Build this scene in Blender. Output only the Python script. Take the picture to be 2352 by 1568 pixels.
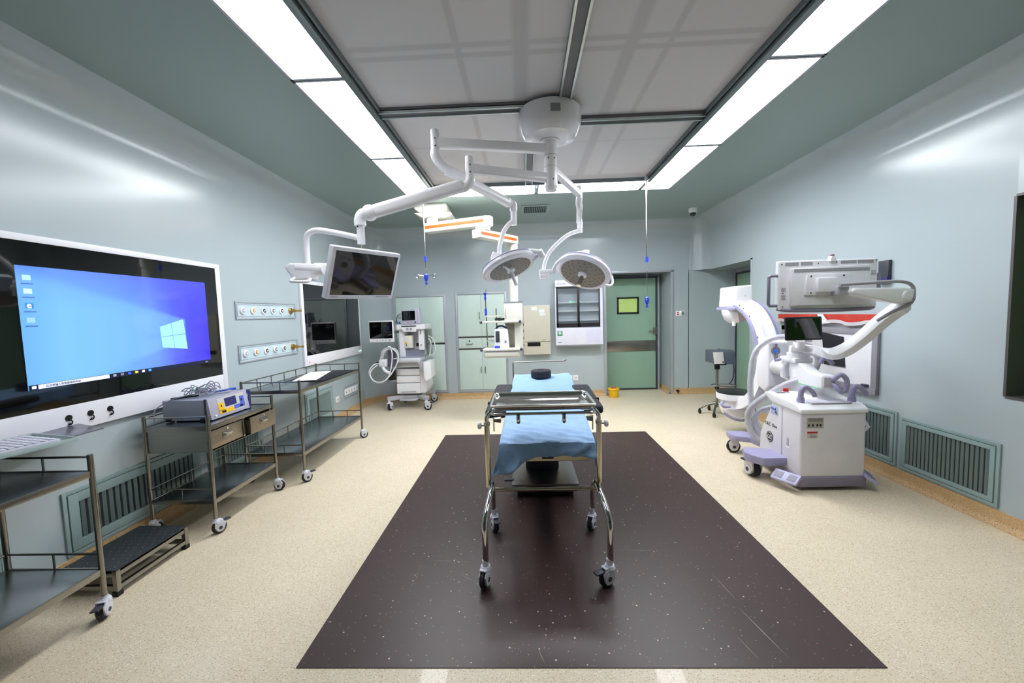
import bpy, bmesh, math, random
from mathutils import Matrix, Vector
random.seed(7)
PI = math.pi
for o in list(bpy.data.objects): bpy.data.objects.remove(o)
C = bpy.context.scene.collection
sc = bpy.context.scene
# ------------------------------------------------------------------ camera, world, exposure
cam = bpy.data.cameras.new('camera'); cam.lens = 14.0; cam.sensor_width = 36.0; cam.clip_start = 0.02
cob = bpy.data.objects.new('camera', cam); C.objects.link(cob)
_r = Vector((0.99912356, 0.03035215, -0.02882460)); _d = Vector((-0.02660632, -0.07111199, -0.99711343)); _f = Vector((-0.03231432, 0.99700643, -0.07024211))
mw = Matrix((( _r.x, -_d.x, -_f.x, 0), (_r.y, -_d.y, -_f.y, 0), (_r.z, -_d.z, -_f.z, 1.5), (0, 0, 0, 1)))
cob.matrix_world = mw
sc.camera = cob
w = bpy.data.worlds.new('world'); sc.world = w; w.use_nodes = True
w.node_tree.nodes['Background'].inputs[0].default_value = (0.6, 0.7, 0.75, 1); w.node_tree.nodes['Background'].inputs[1].default_value = 0.02
sc.view_settings.view_transform = 'Standard'; sc.view_settings.look = 'None'; sc.view_settings.gamma = 1
sc.view_settings.use_curve_mapping = False
sc.view_settings.exposure = 0.0
LIGHT = 21.5
# ------------------------------------------------------------------ materials
def lin(c):
    return tuple(((v/255)/12.92 if v/255 <= 0.04045 else ((v/255+0.055)/1.055)**2.4) for v in c)
MATS = {}
def mat(name, rgb, rough=0.5, metal=0.0, coat=0.0, var=0.04, vs=6.0, bump=0.0, bs=60.0, emit=0.0, trans=0.0, spec=0.5, ior=1.45, alpha=1.0, stretch=None, crough=0.1):
    if name in MATS: return MATS[name]
    m = bpy.data.materials.new(name); m.use_nodes = True; nt = m.node_tree
    b = nt.nodes['Principled BSDF']; c = lin(rgb)
    tc = nt.nodes.new('ShaderNodeTexCoord'); src = tc.outputs['Object']
    if stretch:
        mp = nt.nodes.new('ShaderNodeMapping'); mp.inputs['Scale'].default_value = stretch
        nt.links.new(src, mp.inputs['Vector']); src = mp.outputs['Vector']
    n = nt.nodes.new('ShaderNodeTexNoise'); n.inputs['Scale'].default_value = vs; n.inputs['Detail'].default_value = 3
    nt.links.new(src, n.inputs['Vector'])
    r = nt.nodes.new('ShaderNodeValToRGB')
    r.color_ramp.elements[0].position = 0.3; r.color_ramp.elements[1].position = 0.7
    r.color_ramp.elements[0].color = (*[v*(1-var) for v in c], 1); r.color_ramp.elements[1].color = (*[min(1, v*(1+var)) for v in c], 1)
    nt.links.new(n.outputs['Fac'], r.inputs['Fac']); nt.links.new(r.outputs['Color'], b.inputs['Base Color'])
    b.inputs['Roughness'].default_value = rough; b.inputs['Metallic'].default_value = metal
    b.inputs['Coat Weight'].default_value = coat; b.inputs['Coat Roughness'].default_value = crough
    b.inputs['Specular IOR Level'].default_value = spec; b.inputs['IOR'].default_value = ior
    b.inputs['Transmission Weight'].default_value = trans; b.inputs['Alpha'].default_value = alpha
    if emit:
        b.inputs['Emission Color'].default_value = (*c, 1); b.inputs['Emission Strength'].default_value = emit
    if bump:
        n2 = nt.nodes.new('ShaderNodeTexNoise'); n2.inputs['Scale'].default_value = bs; n2.inputs['Detail'].default_value = 4
        nt.links.new(src, n2.inputs['Vector'])
        bp = nt.nodes.new('ShaderNodeBump'); bp.inputs['Strength'].default_value = bump; bp.inputs['Distance'].default_value = 0.01
        nt.links.new(n2.outputs['Fac'], bp.inputs['Height']); nt.links.new(bp.outputs['Normal'], b.inputs['Normal'])
    MATS[name] = m; return m
def speck(name, base, specks, scale, lo, rough, coat=0.0, var=0.05, elong=1.0):
    """vinyl with small coloured chips: voronoi cells picked at random"""
    m = bpy.data.materials.new(name); m.use_nodes = True; nt = m.node_tree; b = nt.nodes['Principled BSDF']
    tc = nt.nodes.new('ShaderNodeTexCoord')
    n = nt.nodes.new('ShaderNodeTexNoise'); n.inputs['Scale'].default_value = 3; n.inputs['Detail'].default_value = 5
    nt.links.new(tc.outputs['Object'], n.inputs['Vector'])
    r = nt.nodes.new('ShaderNodeValToRGB'); c = lin(base)
    r.color_ramp.elements[0].position = .3; r.color_ramp.elements[1].position = .7
    r.color_ramp.elements[0].color = (*[v*(1-var) for v in c], 1); r.color_ramp.elements[1].color = (*[v*(1+var) for v in c], 1)
    nt.links.new(n.outputs['Fac'], r.inputs['Fac']); last = r.outputs['Color']
    for i, (col, sc_, thr, size) in enumerate(specks):
        mp = nt.nodes.new('ShaderNodeMapping'); mp.inputs['Location'].default_value = (i*3.1, i*1.7, 0); mp.inputs['Scale'].default_value = (1, elong, 1)
        mp.inputs['Rotation'].default_value = (0, 0, i*1.1)
        nt.links.new(tc.outputs['Object'], mp.inputs['Vector'])
        v = nt.nodes.new('ShaderNodeTexVoronoi'); v.inputs['Scale'].default_value = sc_; nt.links.new(mp.outputs['Vector'], v.inputs['Vector'])
        lt = nt.nodes.new('ShaderNodeMath'); lt.operation = 'LESS_THAN'; lt.inputs[1].default_value = size; nt.links.new(v.outputs['Distance'], lt.inputs[0])
        sp = nt.nodes.new('ShaderNodeSeparateColor'); nt.links.new(v.outputs['Color'], sp.inputs[0])
        gt = nt.nodes.new('ShaderNodeMath'); gt.operation = 'GREATER_THAN'; gt.inputs[1].default_value = thr; nt.links.new(sp.outputs[0], gt.inputs[0])
        mu = nt.nodes.new('ShaderNodeMath'); mu.operation = 'MULTIPLY'; nt.links.new(lt.outputs[0], mu.inputs[0]); nt.links.new(gt.outputs[0], mu.inputs[1])
        mx = nt.nodes.new('ShaderNodeMix'); mx.data_type = 'RGBA'; mx.inputs[7].default_value = (*lin(col), 1)
        nt.links.new(mu.outputs[0], mx.inputs[0]); nt.links.new(last, mx.inputs[6]); last = mx.outputs[2]
    nt.links.new(last, b.inputs['Base Color']); b.inputs['Roughness'].default_value = rough; b.inputs['Coat Weight'].default_value = coat
    MATS[name] = m; return m
wallm = mat('enamel_wall_panel', (176, 188, 193), 0.5, 0.0, 1.0, 0.02, 0.7, 0.035, 1.6, spec=0.4, crough=0.19)
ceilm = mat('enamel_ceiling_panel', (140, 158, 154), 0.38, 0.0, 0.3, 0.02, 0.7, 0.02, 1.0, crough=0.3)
framem = mat('grey_panel_frame', (176, 180, 188), 0.4, 0.3)
grillem = mat('pale_green_grille', (150, 172, 172), 0.45, 0.1)
grilled = mat('dark_grille_gap', (38, 44, 44), 0.7)
slatm = mat('grille_slat', (128, 146, 146), 0.45, 0.3)
floorm = speck('cream_speckled_vinyl', (221, 206, 180), [((186, 164, 130), 95, .55, .33), ((238, 228, 208), 80, .6, .33), ((158, 135, 104), 130, .8, .28)], 1, .5, 0.42, 0.15, 0.03, 1.8)
basem = speck('tan_speckled_skirting', (200, 165, 118), [((160, 120, 75), 95, .5, .35), ((225, 200, 160), 90, .6, .3)], 1, .5, 0.45)
inlaym = speck('dark_brown_speckled_vinyl', (62, 43, 42), [((196, 176, 152), 30, .80, .13), ((160, 105, 78), 45, .80, .14), ((124, 112, 108), 55, .7, .13)], 1, .5, 0.42, 0.0, 0.06)
white = mat('white_enamel', (243, 242, 246), 0.3, 0, 0.3, 0.01)
whitep = mat('white_plastic', (236, 235, 242), 0.4, 0, 0.1, 0.015)
warmw = mat('warm_white_enamel', (226, 224, 212), 0.35, 0, 0.2, 0.015)
beige = mat('beige_enamel', (205, 200, 184), 0.45, 0, 0.1, 0.02)
greyp = mat('grey_plastic', (130, 132, 142), 0.45)
dgrey = mat('dark_grey_plastic', (62, 64, 72), 0.45)
lav = mat('lavender_plastic', (160, 156, 190), 0.42, 0, 0.1)
lavd = mat('grey_lavender_plastic', (138, 132, 152), 0.45)
blackm = mat('black_plastic', (18, 18, 20), 0.4)
rubber = mat('black_rubber', (22, 22, 24), 0.65, 0, 0, 0.1)
glassb = mat('black_screen_glass', (6, 7, 8), 0.05, 0, 0.6, 0.0, crough=0.02)
steel = mat('brushed_steel', (150, 147, 140), 0.27, 1.0, 0, 0.05, 5, 0.03, 30, stretch=(1, 1, 14))
steeld = mat('steel_shelf_sheet', (152, 158, 162), 0.26, 1.0, 0, 0.05, 4, 0.02, 20)
chrome = mat('polished_chrome', (205, 202, 198), 0.08, 1.0, 0, 0.02)
brass = mat('brass', (190, 150, 80), 0.3, 1.0)
doorg = mat('green_door_laminate', (146, 180, 158), 0.45, 0, 0.1, 0.02)
cabg = mat('pale_green_cabinet', (202, 220, 213), 0.4, 0, 0.15, 0.015)
emitw = mat('light_diffuser', (250, 252, 255), 0.5, emit=LIGHT)
padm = mat('charcoal_foam_pad', (48, 46, 54), 0.75, 0, 0, 0.05, 20, 0.1, 200)
drapem = mat('light_blue_nonwoven_drape', (140, 174, 214), 0.65, 0, 0, 0.04, 12, 0.9, 22)
orange = mat('orange_stripe', (200, 76, 14), 0.45)
bluep = mat('blue_plastic', (50, 70, 210), 0.4)
navy = mat('navy_plastic', (40, 40, 100), 0.4)
yellowp = mat('yellow_plastic', (236, 186, 20), 0.45)
redp = mat('red_plastic', (190, 40, 32), 0.45)
clearp = mat('clear_plastic_sleeve', (226, 226, 234), 0.2, 0, 0.5, 0.06, 30, 0.6, 40, alpha=0.6)
hosem = mat('grey_cable_hose', (165, 163, 170), 0.5)
whitehose = mat('pale_hose', (226, 228, 232), 0.35, 0, 0.3, alpha=0.85)
glassc = mat('clear_glass', (150, 165, 170), 0.04, coat=.6, var=0, alpha=.14, crough=.02)
greeng = mat('green_glass_edge', (190, 208, 208), 0.1, coat=.5, var=0, alpha=.6)
led = mat('green_led', (170, 255, 215), 0.4, emit=3.0)
redled = mat('red_led', (255, 50, 50), 0.4, emit=1.5)
greenled = mat('green_digits', (90, 240, 170), 0.4, emit=1.2)
lamplens = mat('lamp_lens_grey', (138, 130, 122), 0.5, 0, 0.15, 0.03, 8)
paper = mat('white_paper', (235, 236, 240), 0.7)
blackink = mat('black_ink', (20, 18, 26), 0.5)
redink = mat('red_ink', (190, 40, 30), 0.5)
darkfilm = mat('dark_film_sheet', (28, 28, 36), 0.25)
wboard = mat('whiteboard_surface', (228, 226, 232), 0.3, 0, 0.3)
# ------------------------------------------------------------------ mesh helpers
SHIFT = [Vector((0, 0, 0))]      # placement offset for a group of shelves and what stands on them
class MB:
    def __init__(s): s.bm = bmesh.new(); s.M = None
    def _new(s, vs):
        if s.M is not None: bmesh.ops.transform(s.bm, matrix=s.M, verts=vs)
    def _merge(s, t):
        me = bpy.data.meshes.new('t'); t.to_mesh(me); t.free()
        if s.M is not None: me.transform(s.M)
        s.bm.from_mesh(me); bpy.data.meshes.remove(me)
    def box(s, a, b, bev=0.0, seg=2, R=None):
        t = bmesh.new(); lo = [min(p, q) for p, q in zip(a, b)]; hi = [max(p, q) for p, q in zip(a, b)]
        bmesh.ops.create_cube(t, size=1)
        c = Vector([(p+q)/2 for p, q in zip(lo, hi)]); d = [q-p for p, q in zip(lo, hi)]
        for v in t.verts: v.co = Vector((v.co.x*d[0], v.co.y*d[1], v.co.z*d[2]))
        if bev: bmesh.ops.bevel(t, geom=list(t.edges), offset=min(bev, min(d)*0.45), segments=seg, profile=0.6, affect='EDGES')
        for v in t.verts: v.co = (R @ v.co if R else v.co) + c
        s._merge(t); return s
    def cyl(s, p0, p1, r, r1=None, seg=20, bev=0):
        p0 = Vector(p0); p1 = Vector(p1); d = p1-p0; r1 = r if r1 is None else r1
        t = bmesh.new(); bmesh.ops.create_cone(t, cap_ends=True, segments=seg, radius1=r, radius2=r1, depth=d.length)
        if bev: bmesh.ops.bevel(t, geom=[e for e in t.edges if abs(abs(e.verts[0].co.z)-d.length/2) < 1e-6 and abs(e.verts[0].co.z-e.verts[1].co.z) < 1e-6], offset=bev, segments=2, affect='EDGES')
        m = Matrix.Translation((p0+p1)/2) @ d.to_track_quat('Z', 'Y').to_matrix().to_4x4()
        bmesh.ops.transform(t, matrix=m, verts=t.verts); s._merge(t); return s
    def tube(s, pts, r, seg=10, sm=0, close=False):
        P = [Vector(p) for p in pts]
        if sm:
            Q = []; n = len(P)
            rng = range(n if close else n-1)
            for i in rng:
                p0, p1, p2, p3 = (P[(i-1) % n], P[i], P[(i+1) % n], P[(i+2) % n]) if close else (P[max(i-1, 0)], P[i], P[i+1], P[min(i+2, n-1)])
                for k in range(sm):
                    u = k/sm; Q.append(0.5*((2*p1)+(-p0+p2)*u+(2*p0-5*p1+4*p2-p3)*u*u+(-p0+3*p1-3*p2+p3)*u**3))
            if not close: Q.append(P[-1])
            P = Q
        rr = r if isinstance(r, (list, tuple)) else None
        t = bmesh.new(); rings = []; up = None; n = len(P)
        for i, p in enumerate(P):
            a = P[(i-1) % n] if (close or i > 0) else p; b = P[(i+1) % n] if (close or i < n-1) else p
            d = (b-a).normalized()
            if up is None: up = d.orthogonal().normalized()
            up = (up - d*up.dot(d)).normalized(); sd = d.cross(up)
            rad = r if rr is None else rr[0]+(rr[1]-rr[0])*i/(n-1)
            rings.append([t.verts.new(p+rad*(math.cos(2*PI*k/seg)*up+math.sin(2*PI*k/seg)*sd)) for k in range(seg)])
        for i in range(n if close else n-1):
            A, B = rings[i], rings[(i+1) % n]
            for k in range(seg): t.faces.new((A[k], A[(k+1) % seg], B[(k+1) % seg], B[k]))
        if not close: t.faces.new(rings[0][::-1]); t.faces.new(rings[-1])
        s._merge(t); return s
    def prism(s, poly, ax, a, b, bev=0.0, seg=2):
        t = bmesh.new()
        def P(u, v, w): return {'x': (w, u, v), 'y': (u, w, v), 'z': (u, v, w)}[ax]
        A = [t.verts.new(P(u, v, a)) for u, v in poly]; B = [t.verts.new(P(u, v, b)) for u, v in poly]; n = len(poly)
        t.faces.new(A); t.faces.new(B[::-1])
        for i in range(n): t.faces.new((A[i], B[i], B[(i+1) % n], A[(i+1) % n]))
        bmesh.ops.recalc_face_normals(t, faces=t.faces)
        if bev: bmesh.ops.bevel(t, geom=list(t.edges), offset=bev, segments=seg, profile=0.6, affect='EDGES')
        s._merge(t); return s
    def lathe(s, prof, o, d=(0, 0, 1), seg=32, sx=1.0):
        t = bmesh.new(); rings = []
        for r, h in prof: rings.append([t.verts.new((max(r, 1e-5)*math.cos(2*PI*k/seg)*sx, max(r, 1e-5)*math.sin(2*PI*k/seg), h)) for k in range(seg)])
        for A, B in zip(rings, rings[1:]):
            for k in range(seg): t.faces.new((A[k], A[(k+1) % seg], B[(k+1) % seg], B[k]))
        t.faces.new(rings[0][::-1]); t.faces.new(rings[-1])
        bmesh.ops.recalc_face_normals(t, faces=t.faces)
        m = Matrix.Translation(Vector(o)) @ Vector(d).to_track_quat('Z', 'Y').to_matrix().to_4x4()
        bmesh.ops.transform(t, matrix=m, verts=t.verts); s._merge(t); return s
    def ball(s, c, r, sc=(1, 1, 1)):
        t = bmesh.new(); bmesh.ops.create_uvsphere(t, u_segments=20, v_segments=12, radius=r)
        for v in t.verts: v.co = Vector((v.co.x*sc[0]+c[0], v.co.y*sc[1]+c[1], v.co.z*sc[2]+c[2]))
        s._merge(t); return s
    def grid(s, fn, nu, nv, thick=0):
        t = bmesh.new(); V = [[t.verts.new(fn(i/nu, j/nv)) for j in range(nv+1)] for i in range(nu+1)]
        for i in range(nu):
            for j in range(nv): t.faces.new((V[i][j], V[i+1][j], V[i+1][j+1], V[i][j+1]))
        if thick: bmesh.ops.recalc_face_normals(t, faces=t.faces); bmesh.ops.solidify(t, geom=t.faces[:], thickness=thick)
        s._merge(t); return s
    def quad(s, pts):
        t = bmesh.new(); t.faces.new([t.verts.new(p) for p in pts]); s._merge(t); return s
    def build(s, name, m, parent=None, ang=38, label=None):
        me = bpy.data.meshes.new(name); s.bm.to_mesh(me); s.bm.free()
        if SHIFT[0].length: me.transform(Matrix.Translation(SHIFT[0]))
        o = bpy.data.objects.new(name, me); C.objects.link(o); me.materials.append(m)
        root = parent
        if parent:
            off = Vector((0, 0, 0)); q = parent
            while q: off += q.location; q = q.parent
            me.transform(Matrix.Translation(-off)); o.parent = parent
        for p in me.polygons: p.use_smooth = True
        me.set_sharp_from_angle(angle=math.radians(ang))
        if label: o['label'] = label
        return o
def thing(name, label, cat, loc, group=None):
    o = bpy.data.objects.new(name, None); C.objects.link(o); o.empty_display_size = 0.05
    o.location = Vector(loc)+SHIFT[0]; o['label'] = label; o['category'] = cat
    if group: o['group'] = group
    return o
def tag(o, label, cat, group=None):
    o['label'] = label; o['category'] = cat
    if group: o['group'] = group
    return o
def struct(mb, name, m, ang=38):
    o = mb.build(name, m, None, ang); o['kind'] = 'structure'; return o
def bx(a, b, bev=0.0, **k): return MB().box(a, b, bev, **k)
def words(s, size, o, xdir, ydir, m, parent, name='lettering', depth=0.0006, align='LEFT'):
    """raised lettering: o origin (world), xdir reading direction, ydir up"""
    cu = bpy.data.curves.new('t', 'FONT'); cu.body = s; cu.size = size; cu.extrude = depth; cu.align_x = align
    ob = bpy.data.objects.new('t', cu); C.objects.link(ob)
    dg = bpy.context.evaluated_depsgraph_get(); me = bpy.data.meshes.new_from_object(ob.evaluated_get(dg))
    bpy.data.objects.remove(ob)
    x = Vector(xdir).normalized(); y = Vector(ydir).normalized(); z = x.cross(y)
    me.transform(Matrix(((x.x, y.x, z.x, o[0]), (x.y, y.y, z.y, o[1]), (x.z, y.z, z.z, o[2]), (0, 0, 0, 1))))
    off = Vector((0, 0, 0)); q = parent
    while q: off += q.location; q = q.parent
    me.transform(Matrix.Translation(-off)); me.materials.clear(); me.materials.append(m)
    t = bpy.data.objects.new(name, me); C.objects.link(t); t.parent = parent
    return t
# ------------------------------------------------------------------ room shell
XL, XR, YB, H = -2.77, 3.12, 7.05, 3.0
CV = 0.25      # ceiling cove radius
YN = -2.2      # near wall behind the camera
def cove(n=8):
    return [(CV-CV*math.cos(a*PI/2/n), H-CV+CV*math.sin(a*PI/2/n)) for a in range(n+1)]
def sweep(mb, path, z0=0.0, z1=None):
    """path: (x, y, nx, ny) wall points with inward normals; vertical wall then cove unless z1 given"""
    prof = [(0, z0), (0, z1)] if z1 is not None else [(0, z0)]+cove()
    mb.grid(lambda u, v: (lambda p, q: (p[0]+p[2]*q[0], p[1]+p[3]*q[0], q[1]))(path[round(u*(len(path)-1))], prof[round(v*(len(prof)-1))]), len(path)-1, len(prof)-1)
def arc(cx, cy, R, a0, a1, n=10):
    return [(cx+R*math.cos(a), cy+R*math.sin(a), -math.cos(a), -math.sin(a)) for a in [a0+(a1-a0)*i/n for i in range(n+1)]]
m = MB(); sweep(m, [(XL, YN, 1, 0), (XL, YB-.4, 1, 0)]); struct(m, 'wall_left', wallm)
RC = 0.4
m = MB(); sweep(m, arc(XL+RC, YB-RC, RC, PI, PI/2)); sweep(m, [(XL+RC, YB, 0, -1), (1.43, YB, 0, -1)])
sweep(m, [(1.43, YB, 0, -1), (2.56, YB, 0, -1)], 2.15); sweep(m, [(2.56, YB, 0, -1), (XR-.25, YB, 0, -1)])
sweep(m, arc(XR-.25, YB-.25, .25, PI/2, 0), 2.15); sweep(m, [(XR-.26, YB, 0, -1), (3.68, YB, 0, -1)], 0, 2.15)
struct(m, 'wall_back', wallm)
m = MB()
sweep(m, [(XR, 5.6, -1, 0), (XR, 2.66, -1, 0)])
sweep(m, [(XR, 2.66, -1, 0), (XR, 1.5, -1, 0)], 0, .868); sweep(m, [(XR, 2.66, -1, 0), (XR, 1.5, -1, 0)], 2.146)
sweep(m, [(XR, 1.5, -1, 0), (XR, YN, -1, 0)])
sweep(m, [(XR, YB-.25, -1, 0), (XR, 5.6, -1, 0)], 2.15)
m.quad([(XR, 5.6, 0), (3.68, 5.6, 0), (3.68, 5.6, 2.15), (XR, 5.6, 2.15)])
m.quad([(2.87, 5.6, 2.15), (3.68, 5.6, 2.15), (3.68, YB, 2.15), (2.87, YB, 2.15)][0:0] or [(XR, 5.6, 2.15), (3.68, 5.6, 2.15), (3.68, YB, 2.15), (XR, YB, 2.15)])
m.quad([(3.68, 5.6, 0), (3.68, YB, 0), (3.68, YB, 2.15), (3.68, 5.6, 2.15)])
struct(m, 'wall_right', wallm)
m = MB(); m.quad([(XL, YN, 0), (XR, YN, 0), (XR, YN, H), (XL, YN, H)]); struct(m, 'wall_front', mat('dark_unseen_wall', (58, 66, 68), .3))  # unseen wall, coloured dark to cut light bounced near the camera
m = MB(); m.box((-3.2, -2.6, -.1), (4.0, 8.2, 0)); struct(m, 'floor', floorm)
# ceiling with an opening for the airflow ceiling and its ring of lamps
IX0, IX1, IY0, IY1 = -1.43, 1.865, 1.29, 5.19
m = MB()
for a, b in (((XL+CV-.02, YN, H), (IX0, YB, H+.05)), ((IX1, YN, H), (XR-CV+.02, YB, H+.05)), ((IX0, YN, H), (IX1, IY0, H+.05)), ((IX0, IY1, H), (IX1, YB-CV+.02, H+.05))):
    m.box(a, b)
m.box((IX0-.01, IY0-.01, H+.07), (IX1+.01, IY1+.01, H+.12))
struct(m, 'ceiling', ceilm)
# skirting with a curved foot
def skirt(name, path):
    prof = [(.012, .1), (.012, .05), (.016, .03), (.03, .012), (.055, .001)]
    m = MB(); m.grid(lambda u, v: (lambda p, q: (p[0]+p[2]*q[0], p[1]+p[3]*q[0], q[1]))(path[round(u*(len(path)-1))], prof[round(v*4)]), len(path)-1, 4)
    prof = [(0, .101), (.012, .1)]
    m.grid(lambda u, v: (lambda p, q: (p[0]+p[2]*q[0], p[1]+p[3]*q[0], q[1]))(path[round(u*(len(path)-1))], prof[round(v)]), len(path)-1, 1)
    return struct(m, name, basem)
skirt('baseboard_left', [(XL, YN, 1, 0), (XL, YB-RC, 1, 0)])
skirt('baseboard_back', arc(XL+RC, YB-RC, RC, PI, PI/2)+[(1.42, YB, 0, -1)])
skirt('baseboard_back_right', [(2.58, YB, 0, -1), (3.68, YB, 0, -1)])
skirt('baseboard_right', [(XR, 5.6, -1, 0), (XR, YN, -1, 0)])
skirt('baseboard_recess', [(1.43, YB, 1, 0), (1.43, 7.6, 1, 0)])
skirt('baseboard_recess_right', [(2.56, YB, -1, 0), (2.56, 7.6, -1, 0)])
# door recess in the back wall
m = MB()
m.quad([(1.43, YB, 0), (1.43, 7.62, 0), (1.43, 7.62, 2.15), (1.43, YB, 2.15)]); m.quad([(2.56, YB, 0), (2.56, 7.62, 0), (2.56, 7.62, 2.15), (2.56, YB, 2.15)])
m.quad([(1.43, YB, 2.15), (2.56, YB, 2.15), (2.56, 7.62, 2.15), (1.43, 7.62, 2.15)]); m.quad([(1.43, 7.62, 0), (2.56, 7.62, 0), (2.56, 7.62, 2.15), (1.43, 7.62, 2.15)])
struct(m, 'wall_recess', wallm)
m = MB(); m.box((1.39, YB-.02, 0), (1.44, YB+.01, 2.16), .003); m.box((2.55, YB-.02, 0), (2.6, YB+.01, 2.16), .003); m.box((1.39, YB-.02, 2.14), (2.6, YB+.01, 2.18), .003)
struct(m, 'trim_1', framem)
m = MB(); m.box((XR-.006, 5.57, .1), (XR+.02, 5.61, 2.16)); m.box((XR-.006, 5.57, 2.14), (XR+.02, 6.8, 2.165)); struct(m, 'trim_2', wallm)
# green door in the back recess
DY = 7.5
d = thing('door_1', '', '', (1.95, DY, 0)); del d['label']; del d['category']; d['kind'] = 'structure'
bx((1.44, DY, .03), (2.44, DY+.05, 2.08), .004).build('leaf', doorg, d)
m = MB(); m.box((1.43, DY-.015, 2.08), (2.5, DY+.06, 2.115)); m.box((2.44, DY-.015, 0), (2.475, DY+.06, 2.1)); m.box((1.43, DY-.01, 0), (2.44, DY+.05, .03)); m.build('door_frame', dgrey, d)
bx((2.475, DY-.02, 0), (2.5, DY+.05, 2.1)).build('jamb', framem, d)
bx((1.44, DY-.012, .73), (2.435, DY, .93), .003).build('kick_plate', steel, d)
m = MB()
for a, b in (((1.73, 1.43), (2.13, 1.46)), ((1.73, 1.71), (2.13, 1.74)), ((1.73, 1.43), (1.76, 1.74)), ((2.10, 1.43), (2.13, 1.74))): m.box((a[0], DY-.02, a[1]), (b[0], DY+.001, b[1]), .003)
wf = m.build('window_frame', blackm, d)
bx((1.76, DY-.008, 1.46), (2.10, DY-.002, 1.71)).build('pane', mat('lit_green_pane', (178, 205, 118), 0.15, coat=.4, emit=0.25, var=.12, vs=3), wf)
m = MB(); m.box((2.39, DY-.05, 1.04), (2.46, DY-.01, 1.17), .008); m.cyl((2.3, DY-.05, 1.1), (2.42, DY-.05, 1.1), .01); m.build('handle', steel, d)
# second door on the side of the right-hand recess
d = thing('door_2', '', '', (3.66, 6.3, 0)); del d['label']; del d['category']; d['kind'] = 'structure'
bx((3.63, 5.75, .02), (3.66, 6.93, 2.05), .004).build('leaf', doorg, d)
m = MB(); m.box((3.61, 5.72, 0), (3.67, 5.75, 2.08)); m.box((3.61, 6.93, 0), (3.67, 6.95, 2.08)); m.box((3.61, 5.72, 2.05), (3.67, 6.95, 2.08)); m.build('door_frame', dgrey, d)
# steel-lined window opening in the right wall
d = thing('window_1', '', '', (XR+.1, 2.08, .868)); del d['label']; del d['category']; d['kind'] = 'structure'
m = MB()
Y0, Y1, Z0, Z1 = 1.5, 2.66, .868, 2.146
m.box((XR-.004, Y1-.004, Z0), (XR+.14, Y1+.012, Z1)); m.box((XR-.004, Y0-.012, Z0), (XR+.14, Y0+.004, Z1)); m.box((XR-.004, Y0, Z0-.012), (XR+.14, Y1, Z0+.004)); m.box((XR-.004, Y0, Z1-.004), (XR+.14, Y1, Z1+.012))
m.build('window_frame', mat('dull_steel_lining', (96, 92, 92), .42, .35), d)
bx((XR+.135, Y0, Z0), (XR+.145, Y1, Z1)).build('pane', mat('window_pane_green', (84, 140, 70), .1, coat=.5), d)
# ------------------------------------------------------------------ ceiling lamps and airflow ceiling
def lamp(x0, x1, y0, y1, label, group, power=1.0):
    t = thing('ceiling_light', label, 'ceiling light', ((x0+x1)/2, (y0+y1)/2, H), group)
    m = MB(); e = .016
    for a, b in (((x0, y0), (x1, y0+e)), ((x0, y1-e), (x1, y1)), ((x0, y0), (x0+e, y1)), ((x1-e, y0), (x1, y1))): m.box((a[0], a[1], H-.004), (b[0], b[1], H+.05))
    m.build('lamp_frame', framem, t)
    # diffuser with rounded corners
    r = .02; pl = []
    for cx, cy, a0 in ((x1-e-r, y1-e-r, 0), (x0+e+r, y1-e-r, PI/2), (x0+e+r, y0+e+r, PI), (x1-e-r, y0+e+r, 1.5*PI)):
        pl += [(cx+r*math.cos(a0+k*PI/8), cy+r*math.sin(a0+k*PI/8)) for k in range(5)]
    m = MB(); m.prism(pl, 'z', H+.002, H+.03); m.build('diffuser', mat('light_diffuser_%d' % round(power*100), (247, 251, 255), 0.5, emit=LIGHT*power, var=0), t)
PW = (.75, .95, 1.3)      # the lamps nearest the camera run dimmer than the far ones
gl = 'ceiling light panels on the left of the airflow ceiling'
for i, (a, b) in enumerate(((1.305, 2.57), (2.58, 3.85), (3.86, 5.17))):
    lamp(-1.425, -1.065, a, b, ['white ceiling light panel in the left row, nearest, cut off by the top edge', 'middle white light panel of the left row, longest one fully in view', 'white ceiling light panel in the left row, farthest, above the spring arm'][i], gl, PW[i])
    lamp(1.49, 1.86, a, b, ['white ceiling light panel in the right row, nearest, cut off by the top edge', 'middle white light panel of the right row, longest one fully in view', 'farthest white light panel of the right row, at the corner above the hanging drip pole'][i], 'ceiling light panels on the right of the airflow ceiling', PW[i])
lamp(-1.055, .185, 4.80, 5.17, 'left white light panel of the far row across the airflow ceiling', 'light panels across the far end of the airflow ceiling', 1.5)
lamp(.20, 1.48, 4.80, 5.17, 'right white light panel of the far row across the airflow ceiling', 'light panels across the far end of the airflow ceiling', 1.5)
t = thing('airflow_ceiling', 'grey fabric airflow ceiling panel framed by white light panels', 'ceiling panel', (.21, 3.14, H))
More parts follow.
